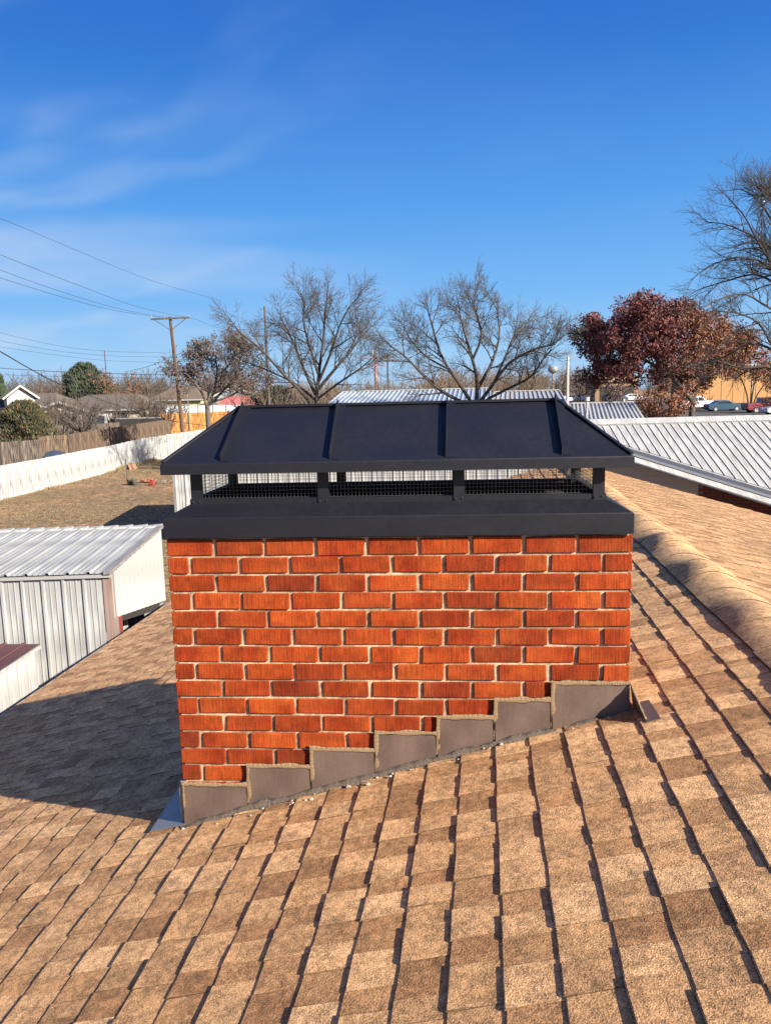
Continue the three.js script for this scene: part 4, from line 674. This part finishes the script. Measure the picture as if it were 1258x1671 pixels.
/* ------------------------------------------------------------------ cars */
function car(name, label, px, D, face, kind, paint, py) {
  const p = grd(px, D), t = thing(name, label, kind === 'pickup' ? 'pickup truck' : 'car', p, 7.2 * R2 + face), mat = new THREE.MeshPhysicalMaterial({ color: new THREE.Color().setRGB(...paint), roughness: .4, clearcoat: .7, clearcoatRoughness: .1 });
  const S = kind === 'pickup' ? { L: 5.6, W: 1.95, low: [[-2.8, .55], [-2.8, 1.12], [-2.75, 1.2], [2.0, 1.2], [2.72, 1.1], [2.8, .95], [2.8, .5], [2.55, .42], [-2.6, .42]], cab: [[-.95, 1.19], [-.85, 1.86], [.75, 1.9], [1.45, 1.19]], win: [[[-.78, 1.25], [-.7, 1.76], [.05, 1.78], [.05, 1.25]], [[.15, 1.25], [.15, 1.78], [.68, 1.78], [1.2, 1.25]]], wh: [-1.75, 1.75], wr: .40 }
    : kind === 'suv' ? { L: 4.8, W: 1.9, low: [[-2.4, .5], [-2.4, 1.0], [-2.3, 1.12], [1.3, 1.12], [2.2, 1.0], [2.4, .8], [2.4, .45], [2.2, .36], [-2.2, .36]], cab: [[-2.25, 1.1], [-1.95, 1.7], [.4, 1.74], [1.25, 1.1]], win: [[[-1.95, 1.16], [-1.75, 1.6], [-.85, 1.63], [-.85, 1.16]], [[-.75, 1.16], [-.75, 1.63], [.32, 1.64], [.98, 1.16]]], wh: [-1.45, 1.5], wr: .37 }
      : { L: 4.8, W: 1.82, low: [[-2.4, .5], [-2.42, .86], [-2.3, .98], [-1.5, 1.0], [1.0, .95], [2.1, .82], [2.4, .66], [2.42, .42], [2.2, .3], [-2.2, .3]], cab: [[-1.85, .97], [-.95, 1.42], [.05, 1.46], [.5, 1.40], [1.35, .94]], win: [[[-1.35, 1.0], [-.85, 1.34], [-.25, 1.36], [-.25, 1.0]], [[-.17, 1.0], [-.17, 1.37], [.38, 1.33], [.98, .99]]], wh: [-1.45, 1.48], wr: .33 };
  const ex = (pts, w, bev) => { const s = new THREE.Shape(pts.map((q) => new THREE.Vector2(...q))); const g = new THREE.ExtrudeGeometry(s, { depth: w - bev * 2, bevelEnabled: true, bevelThickness: bev, bevelSize: bev * .6, bevelSegments: 2 }); g.translate(0, 0, -w / 2 + bev); return g; };
  part('body', ex(S.low, S.W, .1), mat, t); part('cabin', ex(S.cab, S.W - .24, .12), mat, t);
  for (const z of [-1, 1]) for (const wv of S.win) { const g = ex(wv, .02, .004); g.translate(0, 0, z * (S.W / 2 - .112)); part('window', g, mGlass, t); }
  { const a = S.cab, f = a[a.length - 1], e = a[a.length - 2], m = new MB(); const q = (k, z) => V(lerp(f[0], e[0], k) + .085, lerp(f[1], e[1], k) + .03, z); m.quad(q(.1, -.68), q(.1, .68), q(.9, .6), q(.9, -.6), V(1, 1, 0)); part('windscreen', m.geo(), mGlass, t); }
  if (kind === 'pickup') { const m = new MB(); m.box(-2.68, -1.1, 1.195, 1.235, -.78, .78); part('bed', m.geo(), mDark, t); }
  for (const x of S.wh) for (const z of [-1, 1]) { const g = new THREE.CylinderGeometry(S.wr, S.wr, .24, 18); g.rotateX(Math.PI / 2); const w = part('wheel', g, mTyre, t); w.position.set(x, S.wr, z * (S.W / 2 - .08)); const r = new THREE.CylinderGeometry(S.wr * .62, S.wr * .62, .25, 14); r.rotateX(Math.PI / 2); part('rim', r, mRim, w).position.z = z * .012; }
  for (const z of [-1, 1]) { const m = new MB(); m.box(S.L / 2 - .05, S.L / 2 + .035, .68, .82, z * .6 - .16, z * .6 + .16); part('headlight', m.geo(), mGalv, t); const n = new MB(); n.box(-S.L / 2 - .04, -S.L / 2 + .05, .78, .94, z * .65 - .14, z * .65 + .14); part('tail_light', n.geo(), std([.3, .01, .01], .3), t); }
  return t;
}
car('blue_sedan', 'dark teal blue sedan parked behind the white metal roof', 1178, 108, 0, 'sedan', [.012, .05, .09]);
car('white_pickup', 'white crew cab pickup parked behind the blue sedan', 1132, 117, 0, 'pickup', [.75, .75, .73]);
car('red_pickup', 'maroon pickup at the right edge beyond the white roof', 1248, 99, 0, 'pickup', [.17, .02, .035]);
car('silver_car', 'silver car nose at the right edge before the maroon pickup', 1277, 92, Math.PI, 'sedan', [.45, .46, .47]);
car('white_pickup', 'white pickup parked before the brown building behind the grey roof', 968, 168, 0, 'pickup', [.78, .78, .76]);
car('dark_suv', 'dark blue suv parked right of the white pickup in the street', 1002, 158, .2, 'suv', [.025, .04, .075]);
car('white_car', 'white car parked just right of the white light pole', 931, 168, 0, 'sedan', [.72, .72, .7]);
car('black_car', 'black car parked between the white car and white pickup', 950, 176, 0, 'sedan', [.02, .02, .022]);
car('grey_car', 'pale grey car half hidden left of the orange leaved shrub', 1030, 160, 0, 'sedan', [.5, .5, .5]);
car('grey_suv', 'dark suv on the drive below the white gabled house', 68, 97, .9, 'suv', [.03, .035, .05]);
car('silver_suv', 'silver grey suv parked on the drive beside the juniper', 79, 88, 1.2, 'suv', [.32, .33, .34]);
{
  const p = grd(206, 84), t = thing('flatbed_truck', 'white cab truck with long black flatbed behind the brown fence', 'truck', p, 7.2 * R2 + Math.PI);
  const cab = new MB(); cab.hexa([V(1.6, .6, -1), V(3.4, .6, -1), V(3.4, .6, 1), V(1.6, .6, 1), V(1.7, 2.5, -.9), V(2.7, 2.5, -.9), V(2.7, 2.5, .9), V(1.7, 2.5, .9)]); part('cab', cab.geo(), mWhite, t);
  const w = new MB(); w.hexa([V(1.9, 1.5, .98), V(2.95, 1.5, .98), V(2.95, 1.5, 1.0), V(1.9, 1.5, 1.0), V(1.9, 2.3, .92), V(2.65, 2.3, .92), V(2.65, 2.3, .945), V(1.9, 2.3, .945)]); w.hexa([V(1.9, 1.5, -.98), V(2.95, 1.5, -.98), V(2.95, 1.5, -1.0), V(1.9, 1.5, -1.0), V(1.9, 2.3, -.92), V(2.65, 2.3, -.92), V(2.65, 2.3, -.945), V(1.9, 2.3, -.945)]); part('window', w.geo(), mGlass, t);
  const bed = new MB(); bed.box(-4.2, 1.3, .95, 1.9, -1.05, 1.05); part('flatbed', bed.geo(), mDark, t); const ra = new MB(); ra.box(-4.2, 1.3, 1.9, 2.02, 1.0, 1.06); ra.box(-4.2, 1.3, 1.9, 2.02, -1.06, -1.0); part('side_rail', ra.geo(), mTrim, t);
  for (const x of [2.5, -2.2, -3.1]) for (const z of [-.85, .85]) { const g = new THREE.CylinderGeometry(.48, .48, .3, 16); g.rotateX(Math.PI / 2); part('wheel', g, mTyre, t).position.set(x, .48, z); }
}
/* ------------------------------------------------------------------ trees */
function grow(B, T, r, pts, rad, lv, o) {          // pts: polyline of the limb; spawns side limbs
  const n = pts.length; const taper = (u) => rad * lerp(1, lv >= o.max ? .3 : .38, u);
  B.tube(pts, pts.map((_, i) => taper(i / (n - 1))), lv === 0 ? 8 : lv === 1 ? 6 : lv === 2 ? 4 : 3);
  if (lv >= o.max) { if (o.tip) o.tip(pts[n - 1], pts[Math.max(0, n - 2)], lv); return; }
  if (o.tip && lv >= o.max - 1) o.tip(pts[n - 1], pts[n - 2], lv);
  let L = 0; for (let i = 1; i < n; i++) L += pts[i].distanceTo(pts[i - 1]);
  const kids = o.kids[lv];
  for (let c = 0; c <= kids; c++) {
    const end = c === kids, u = end ? .97 : lerp(o.from?.[lv] ?? .25, .96, (c + .2 + .6 * r()) / kids), f = u * (n - 1), i = Math.min(n - 2, Math.floor(f)), p = pts[i].clone().lerp(pts[i + 1], f - i), d = pts[i + 1].clone().sub(pts[i]).normalize();
    const side = V(r() - .5, r() - .5, r() - .5).cross(d).normalize(), ang = end ? .15 + .2 * r() : (o.ang?.[lv] ?? .5) + .45 * r();
    const dir = d.multiplyScalar(Math.cos(ang)).addScaledVector(side, Math.sin(ang)); dir.y += o.up * (.4 + r()); dir.normalize();
    const len = (o.abs?.[lv] ?? L * o.ratio) * (.55 + .7 * r()) * lerp(1.1, .7, u), q = [p.clone()], st = lv >= o.max - 1 ? 3 : 5, x = p.clone();
    for (let s = 0; s < st; s++) { dir.add(V(r() - .5, r() - .5, r() - .5).multiplyScalar(o.wob)); dir.y += o.trop; dir.normalize(); x.addScaledVector(dir, len / st); q.push(x.clone()); }
    grow(T[Math.min(lv + 1, o.max)] ?? B, T, r, q, Math.max(o.rmin, taper(u) * (end ? .85 : .6)), lv + 1, o);
  }
}
function limbTree(name, label, cat, D, limbs, o, seed, mats) {
  const base = limbs[0].pts[0], b = at(base[0], base[1], D), t = thing(name, label, cat, null), r = rng(seed), tr = new MB(), br = new MB(), tw = new MB(), T = [tr, br, br, tw, tw, tw, tw];
  if (o.max === 3) T[3] = tw;
  for (const l of limbs) { const z = l.z ?? 0, pts = l.pts.map((p, i) => at(p[0], p[1], D + z * (i / (l.pts.length - 1)))); grow(l.lv ? br : tr, T, r, catmull(pts, l.n ?? 10), l.r, l.lv ?? 0, o); }
  if (o.foot !== false) { const g = V(b.x, groundY(b.x, b.z) - .2, b.z), m = [g, g.clone().lerp(b, .5), b.clone().add(V(0, .3, 0))]; tr.tube(m, [o.trunk * 1.35, o.trunk * 1.05, o.trunk * .95], 10); }
  part('trunk', tr.geo(), mats?.[0] ?? mBark, t); part('branches', br.geo(), mats?.[0] ?? mBark, t, 'stuff'); part('twigs', tw.geo(), mats?.[1] ?? mTwig, t, 'stuff'); return t;
}
limbTree('bare_tree', 'bare upright tree with many limbs left of centre behind the cap', 'tree', 46, [
  { pts: [[516.1, 667.0], [517.2, 643.5], [521.5, 601.5], [528.0, 551.1], [531.2, 500.7]], r: 0.128 }, { pts: [[509.6, 662.0], [492.3, 640.2], [462.1, 609.9], [425.4, 569.6], [386.5, 538.5]], r: 0.112, z: -2 }, { pts: [[515.0, 643.5], [495.6, 601.5], [477.2, 555.3], [457.8, 517.5]], r: 0.104, z: 2 }, { pts: [[518.2, 636.8], [547.4, 601.5], [577.6, 566.2], [593.8, 538.5]], r: 0.104, z: 1 },
  { pts: [[513.9, 651.9], [482.6, 626.7], [434.0, 603.2], [396.2, 588.9]], r: 0.080, z: 3 }, { pts: [[520.4, 622.5], [539.8, 576.3], [555.0, 530.1], [570.1, 500.7]], r: 0.088, z: -2 }, { pts: [[519.3, 650.2], [552.8, 625.0], [585.2, 603.2], [602.5, 588.9]], r: 0.072, z: -3 }, { pts: [[519.3, 609.9], [504.2, 559.5], [495.6, 525.9], [496.6, 496.5]], r: 0.088, z: -1 }],
  { max: 4, kids: [7, 5, 4, 3], abs: [1.9, 1.15, .7, .42], up: .02, wob: .24, trop: .012, rmin: .009, trunk: .26, from: [.25, .15, .15, .1] }, 101);
limbTree('bare_tree', 'bare wide spreading tree in the middle right behind the cap', 'tree', 46, [
  { pts: [[776.0, 663.7], [748.0, 653.4], [711.6, 631.9], [684.5, 606.1], [660.6, 581.2], [635.6, 564.0]], r: 0.120, z: -2 }, { pts: [[771.9, 662.0], [749.0, 625.9], [732.4, 602.7], [716.8, 572.6], [706.4, 535.6], [699.1, 510.6]], r: 0.120, z: 2 }, { pts: [[777.1, 660.3], [778.1, 619.0], [770.8, 587.2], [759.4, 548.5], [749.0, 507.2]], r: 0.136 }, { pts: [[778.1, 636.2], [790.6, 613.8], [804.1, 587.2], [814.5, 546.8], [810.4, 501.2]], r: 0.112, z: 2 },
  { pts: [[780.2, 658.6], [795.8, 638.8], [830.1, 593.2], [869.6, 570.8], [905.0, 561.4]], r: 0.120, z: -2 }, { pts: [[782.3, 662.0], [801.0, 648.2], [842.6, 627.6], [867.6, 613.0], [886.3, 585.5], [898.8, 570.8]], r: 0.096, z: -3 }, { pts: [[807.2, 622.4], [823.9, 582.9], [840.5, 544.2], [859.2, 522.7]], r: 0.080, z: 2 }, { pts: [[732.4, 602.7], [697.0, 582.9], [672.0, 557.1], [657.5, 533.0]], r: 0.072, z: 3 }, { pts: [[770.8, 587.2], [785.4, 548.5], [778.1, 514.1], [769.8, 490.0]], r: 0.080, z: -2 }],
  { max: 4, kids: [7, 5, 4, 3], abs: [1.8, 1.1, .68, .4], up: .02, wob: .24, trop: .012, rmin: .009, trunk: .3, from: [.3, .15, .15, .1] }, 202);
limbTree('large_bare_tree', 'large bare tree reaching in from the right edge of the view', 'tree', 34, [
  { pts: [[1305, 735], [1296, 600], [1284, 480], [1276, 400], [1270, 335]], r: .30, n: 14 },
  { lv: 1, pts: [[1284, 480], [1258, 440], [1233, 424], [1192, 421], [1152, 437]], r: 0.065 }, { lv: 1, pts: [[1286, 490], [1258, 459], [1227, 448], [1187, 458], [1146, 470]], r: 0.065, z: 2 }, { lv: 1, pts: [[1278, 450], [1256, 425], [1238, 399], [1214, 353], [1187, 322]], r: 0.058, z: -2 }, { lv: 1, pts: [[1276, 420], [1258, 405], [1227, 386], [1187, 367], [1150, 362]], r: 0.058, z: 1 }, { lv: 1, pts: [[1272, 380], [1258, 359], [1246, 341], [1225, 318], [1207, 308]], r: 0.050, z: 2 },
  { lv: 1, pts: [[1292, 600], [1258, 561], [1238, 528], [1206, 512], [1164, 507]], r: 0.072, z: -2 }, { lv: 1, pts: [[1294, 610], [1258, 570], [1219, 561], [1187, 580], [1150, 592]], r: 0.072, z: 2 }, { lv: 1, pts: [[1296, 640], [1258, 600], [1206, 601], [1173, 590], [1127, 598]], r: 0.079 }, { lv: 1, pts: [[1288, 520], [1250, 500], [1215, 480], [1180, 486], [1150, 500]], r: 0.058, z: -3 }, { lv: 1, pts: [[1280, 460], [1262, 400], [1262, 350], [1250, 312]], r: 0.058, z: -1 }],
  { max: 4, kids: [4, 10, 7, 4], abs: [2.8, 1.6, .85, .45], up: .03, wob: .34, trop: .01, rmin: .006, trunk: .38, from: [.4, .1, .1, .1] }, 303, [std([.034, .029, .026], .95), std([.042, .035, .031], .95)]);
/* leaves: a sprig of small blades round a twig end */
const mkLeaves = (B, r, pal, size, n, spread) => (p) => { for (let k = 0; k < n; k++) { B.col = pal[Math.floor(r() * pal.length)](p).map((q) => q * (.7 + .6 * r())); const c = p.clone().add(V(r() - .5, r() - .5, r() - .5).multiplyScalar(spread)), a = V(r() - .5, r() - .5, r() - .5).normalize(), b = V(r() - .5, r() - .5, r() - .5).cross(a).normalize(), s = size * (.6 + .8 * r()); B.quad(c.clone().addScaledVector(a, s), c.clone().addScaledVector(b, s * .5), c.clone().addScaledVector(a, -s), c.clone().addScaledVector(b, -s * .5)); } B.col = null; };
const K = (c) => () => c;
{
  const B = new MB(), r = rng(404); const tip = mkLeaves(B, r, [K([.13, .08, .055]), K([.09, .065, .05])], .10, 3, .5);
  const t = limbTree('clinging_leaf_tree', 'small grey tree with clinging dead leaves right of the tall pole', 'tree', 62, [
    { pts: [[339.0, 666.3], [328.7, 639.0], [311.5, 617.4], [297.7, 603.0]], r: .12 }, { pts: [[340.7, 662.0], [351.0, 631.8], [354.5, 603.0], [351.0, 577.8]], r: .12, z: 2 }, { pts: [[342.4, 660.6], [366.5, 635.4], [388.0, 610.2], [405.2, 590.0]], r: .12, z: -2 }, { pts: [[340.7, 657.0], [339.0, 624.6], [330.4, 603.0], [325.2, 588.6]], r: .1, z: 1 }, { pts: [[345.0, 657.0], [375.1, 646.2], [400.9, 633.2], [419.8, 624.6]], r: .1, z: 2 }, { pts: [[351.0, 617.4], [373.4, 595.8], [382.0, 581.4], [385.4, 572.7]], r: .09, z: -1 }],
    { max: 3, kids: [7, 6, 5], abs: [1.7, 1.0, .55], up: .0, wob: .35, trop: .02, rmin: .016, trunk: .2, tip }, 405, [mBarkGrey, mTwig]); part('leaves', B.geo(), mLeaf, t, 'stuff');
}
{ // the red oak
  const B = new MB(), r = rng(505), C = at(1082, 566, 62);
  const red = [.15, .027, .022], mar = [.082, .02, .018], or = [.20, .068, .024], br = [.16, .066, .03];
  const pal = [(p) => { const u = clamp((p.x - C.x) / 6 + .5 + .3 * (noise3(p.x * .5, p.y * .5, p.z * .5, 8) - .5) - (p.y - C.y) * .04); const w = u + .35 * (noise3(p.x * 1.7, p.y * 1.7, p.z * 1.7, 18) - .5); return w < .5 ? red : w < .68 ? br : or; }, (p) => ((p.x - C.x) + 5 * (noise3(p.x * .9, p.y * .9, p.z * .9, 19) - .5) < .8 ? mar : br), (p) => ((p.x - C.x) + 6 * (noise3(p.x * .8, p.y * .8, p.z * .8, 20) - .5) < 1.5 ? red : or)];
  const tip = mkLeaves(B, r, pal, .115, 4, .5);
  const t = limbTree('red_leaf_tree', 'broad tree with dark red leaves beyond the white metal roof', 'tree', 62, [
    { pts: [[1126.6, 700.0], [1129.5, 660.0], [1135.2, 633.0], [1147.5, 597.0], [1161.8, 565.5]], r: .26 }, { pts: [[1129.5, 651.0], [1114.2, 615.0], [1098.1, 570.0], [1085.8, 529.5]], r: .2, z: 1 }, { pts: [[1129.5, 655.5], [1100.0, 619.5], [1052.5, 588.0], [1005.0, 565.5]], r: .2, z: -2 }, { pts: [[1119.0, 628.5], [1071.5, 588.0], [1038.2, 543.0], [1024.0, 525.0]], r: .16, z: 3 }, { pts: [[1134.2, 633.0], [1166.5, 597.0], [1195.0, 579.0], [1209.2, 570.0]], r: .16, z: -1 }, { pts: [[1100.0, 606.0], [1052.5, 606.0], [1009.8, 601.5], [976.5, 606.0]], r: .13, z: 2 }, { pts: [[1085.8, 570.0], [1062.0, 534.0], [1057.2, 520.5], [1052.5, 511.5]], r: .12, z: -3 }, { pts: [[1138.0, 615.0], [1133.2, 570.0], [1128.5, 538.5], [1120.9, 516.0]], r: .14, z: -3 }, { pts: [[1043.0, 588.0], [1005.0, 570.0], [981.2, 556.5], [965.1, 547.5]], r: .11, z: 1 }],
    { max: 3, kids: [11, 8, 6], abs: [1.8, 1.0, .5], up: .05, wob: .32, trop: .012, rmin: .014, trunk: .28, tip, from: [.28, .15, .15] }, 506, [std([.05, .041, .034], .95), mBark]);
  { const rX = V(1, 0, 0).applyQuaternion(camera.quaternion), rZ = V(rX.z, 0, -rX.x).normalize(), rXh = V(rX.x, 0, rX.z).normalize(); for (let k = 0; k < 9000; k++) { const a = r() * 6.283, e = Math.asin(r() * 1.55 - .55), q = .55 + .45 * Math.sqrt(r()), u = Math.cos(e) * Math.cos(a) * q, w = Math.cos(e) * Math.sin(a) * q, v = Math.sin(e) * q, n = noise3(u * 5 + 3, v * 5, w * 5, 12), bump = .84 + .34 * noise3(u * 2.4, v * 2.4 + 7, w * 2.4, 13); if (n < .47) continue; tip(C.clone().addScaledVector(rXh, u * 6.1 * bump).addScaledVector(rZ, w * 5.6 * bump).add(V(0, (v < 0 ? v * 3.9 : v * 3.55) * bump - .15, 0))); } }
  part('leaves', B.geo(), mLeaf, t, 'stuff');
}
function shrubTree(name, label, cat, px, py0, D, h, w, pal, seed, o = {}) {   // leafy small tree or bush: stems, then blades through its volume
  const b = grd(px, D), t = thing(name, label, cat, b), r = rng(seed), S = new MB(), B = new MB(), W = [S, S, S, S, S], tip = mkLeaves(B, r, pal, o.leaf ?? .1, o.n ?? 5, o.spread ?? .5), k = o.stems ?? 6;
  for (let i = 0; i < k; i++) { const a = i / k * 6.28 + r(), e = V(Math.cos(a) * w * .42 * (.4 + .7 * r()), h * (.6 + .3 * r()), Math.sin(a) * w * .42), pts = [V(Math.cos(a) * .1, -.1, Math.sin(a) * .1), V(e.x * .3, e.y * .45, e.z * .3), e]; grow(S, W, r, catmull(pts, 6), o.r ?? .09, 1, { max: 3, kids: [0, o.k1 ?? 7, o.k2 ?? 5], ratio: o.ratio ?? .38, up: o.up ?? .08, wob: .35, trop: .02, rmin: .012, tip, from: [.2, o.low ?? .35, .2] }); }
  part('branches', S.geo(), o.bark ?? mBark, t, 'stuff'); if (B.p.length) part('leaves', B.geo(), mLeaf, t, 'stuff'); return t;
}
const rust = [K([.21, .075, .028]), K([.16, .06, .03]), K([.25, .10, .04])], tan = [K([.17, .11, .06]), K([.13, .085, .05])];
shrubTree('orange_leaf_tree', 'small orange brown leaved tree before the trunk of the red tree', 'tree', 1084, 0, 58, 4.6, 4.4, rust, 601, { n: 8, leaf: .10, low: .45, stems: 8 });
shrubTree('orange_leaf_tree', 'orange brown leaved tree hanging over the maroon pickup', 'tree', 1222, 0, 108, 7.6, 7.2, rust, 602, { n: 7, leaf: .15, spread: .7, low: .6, stems: 4, ratio: .42, k1: 10, r: .13 });
shrubTree('orange_leaf_tree', 'taller orange brown leaved tree at the right edge behind bare limbs', 'tree', 1275, 0, 72, 8, 6, rust, 603, { n: 4, leaf: .13, low: .6 });
shrubTree('street_tree', 'dark leafless street tree right of the white light pole', 'tree', 950, 0, 92, 6.2, 4.6, [K([.08, .05, .04])], 604, { n: 1, leaf: .09, bark: mBark, k1: 8 });
shrubTree('street_tree', 'dark reddish tree between the street tree and the red oak', 'tree', 1000, 0, 100, 5.6, 5, [K([.09, .03, .03]), K([.07, .05, .04])], 605, { n: 4, leaf: .12 });
shrubTree('yard_tree', 'bare round small tree before the wide grey roofed house', 'tree', 246, 0, 90, 5.2, 6.6, [K([.12, .09, .07])], 606, { n: 0, bark: mBrush, k1: 13, k2: 10, low: .12, stems: 9 });
shrubTree('yard_tree', 'bare small tree in the yard behind the dark grey fence', 'tree', 138, 0, 74, 4.6, 5.8, [K([.12, .09, .07])], 607, { n: 0, bark: mBarkGrey, k1: 13, k2: 9, low: .15, stems: 8 });
shrubTree('yard_tree', 'pale bare bush at the left edge beside the juniper', 'bush', 2, 0, 60, 3.7, 3.2, [K([.2, .16, .12])], 608, { n: 0, bark: std([.17, .14, .115], .95), k1: 10, k2: 7, low: .1 });
function conifer(name, label, px, D, h, w, pal, seed, o = {}) {               // dense evergreen: upright sprays through a pointed or round volume
  const b = grd(px, D), t = thing(name, label, 'tree', b), r = rng(seed), B = new MB(), S = new MB(); S.tube([V(0, -.2, 0), V(0, h * .8, 0)], [.16, .04], 7); const N = o.n ?? 5200;
  for (let k = 0; k < N; k++) { const u = Math.pow(r(), .8), a = r() * 6.28, prof = o.round ? Math.pow(Math.sin(Math.PI * clamp(u * .86 + .12)), .6) : Math.pow(1 - u, .7) * (.55 + .45 * sstep(0, .2, u)), lump = .5 + .9 * noise3(Math.cos(a) * 2.2 + 5, u * 5, Math.sin(a) * 2.2, seed), rr = w / 2 * prof * lump * Math.sqrt(.35 + .65 * r()); const p = V(Math.cos(a) * rr, u * h * .97 + .08, Math.sin(a) * rr); const c = pal[Math.floor(r() * pal.length)]; B.col = c.map((q) => q * (.65 + .7 * r())); const d = V(Math.cos(a) * .5 + r() - .5, .7 + .6 * r(), Math.sin(a) * .5 + r() - .5).normalize(), s = (o.leaf ?? .16) * (.6 + .8 * r()), q = V(r() - .5, r() - .5, r() - .5).cross(d).normalize(); B.quad(p.clone().addScaledVector(d, s * 1.4), p.clone().addScaledVector(q, s * .45), p.clone().addScaledVector(d, -s * .7), p.clone().addScaledVector(q, -s * .45)); }
  part('trunk', S.geo(), mBark, t); part('foliage', B.geo(), mLeaf, t, 'stuff');
}
conifer('juniper', 'rounded gold green juniper standing before the left brown fence', 42, 61, 4.7, 4.3, [[.085, .07, .017], [.03, .036, .012], [.12, .085, .02], [.022, .028, .01]], 701, { round: true, n: 11000, leaf: .11 });
conifer('cypress', 'dark green pointed evergreen at the left edge beyond the houses', -2, 112, 9.2, 5.6, [[.035, .06, .025], [.05, .07, .028]], 702, { n: 6000, leaf: .25 });
conifer('evergreen_tree', 'dark green rounded evergreen behind the wide grey roofed house', 146, 120, 9.4, 7.4, [[.03, .045, .022], [.045, .06, .026]], 703, { round: true, leaf: .26 });
conifer('evergreen_tree', 'low dark green evergreen beside the left bare tree', 452, 90, 5.0, 5.6, [[.03, .036, .02], [.05, .05, .03]], 705, { round: true, leaf: .2 });
shrubTree('rust_tree', 'rusty brown leaved tree right of the far dark evergreen', 'tree', 200, 0, 118, 7.6, 8, [K([.17, .085, .03]), K([.14, .06, .03])], 704, { n: 4, leaf: .17, k1: 9 });
shrubTree('rust_tree', 'dull reddish tree between the far evergreen and the rusty tree', 'tree', 172, 0, 128, 7.4, 6, [K([.11, .05, .035])], 706, { n: 4, leaf: .17, k1: 9 });
{ // the far wood: bare brush reading as one mass
  const r = rng(808), vars = [];
  for (let v = 0; v < 3; v++) { const S = new MB(), W = [S, S, S, S]; for (let i = 0; i < 6; i++) { const a = i / 6 * 6.28 + r(), e = V(Math.cos(a) * 1.7 * r(), 4.2 + 2 * r(), Math.sin(a) * 1.7); grow(S, W, r, catmull([V(0, -.1, 0), V(e.x * .35, e.y * .45, e.z * .35), e], 5), .11, 1, { max: 3, kids: [0, 7, 6], ratio: .42, up: .1, wob: .4, trop: .03, rmin: .03, from: [.1, .15, .15] }); } vars.push(S.geo()); }
  const mats = [mBrush, std([.085, .066, .052], .95), std([.13, .095, .066], .95)], names = ['distant_brush', 'distant_bare_wood', 'distant_hedgerow', 'yard_brush'], lab = ['brown bare brush massed along the skyline', 'grey brown bare wood behind the far left houses', 'tan leafless hedgerow along the far right skyline', 'tangled bare brush in the yards before the left houses'];
  const zones = [[360, 720, 80, 150, 90], [-60, 420, 128, 190, 190], [700, 1300, 95, 260, 100], [70, 300, 83, 92, 22]];
  zones.forEach(([x0, x1, d0, d1, n], q) => { const im = new THREE.InstancedMesh(vars[q % 3], mats[q] ?? mTwig, n), M = new THREE.Matrix4(), Q = new THREE.Quaternion(); let k = 0; while (k < n) { const px = lerp(x0, x1, r()), D = lerp(d0, d1, r()); if (q === 2 && px > 890 && px < 1260 && D < 190) continue; const p = grd(px, D), s = (.62 + .42 * r()) * (q === 1 ? 1.12 : q === 2 ? .75 + D / 400 : q === 3 ? .62 : .78); M.compose(p, Q.setFromEuler(new THREE.Euler(0, r() * 6.28, 0)), V(s * 1.25, s, s * 1.25)); im.setMatrixAt(k++, M); } im.name = names[q]; tag(im, lab[q], 'woods', null, 'stuff'); scene.add(im); });
}

const GROUPS = [[/^overhead_wire/, 'overhead wires'], [/^utility_pole/, 'utility poles'], [/^flower_pot/, 'flower pots by the stake'], [/^garden_stake/, 'stakes on the lawn'], [/^bare_tree/, 'bare trees behind the cap'], [/^board_fence/, 'board fences behind the white fence'], [/^orange_leaf_tree/, 'orange leaved trees'], [/^street_tree/, 'street trees'], [/^yard_tree/, 'bare yard trees'], [/^rust_tree/, 'rusty trees far off'], [/^evergreen_tree/, 'dark evergreens'], [/^long_house|^gabled_house/, 'houses at the far left'], [/^metal_roof_building/, 'ribbed metal roofs behind the cap'], [/(sedan|pickup|_car|_suv)(_\d+)?$/, 'parked cars and pickups']];
for (const o of scene.children) { const g = GROUPS.find(([re]) => re.test(o.name)); if (g && o.userData.label && !o.userData.kind) o.userData.group = g[1]; }
for (const o of scene.children) o.traverse((q) => { if (q.isMesh) { q.castShadow = true; q.receiveShadow = true; } });
renderer.render(scene, camera);
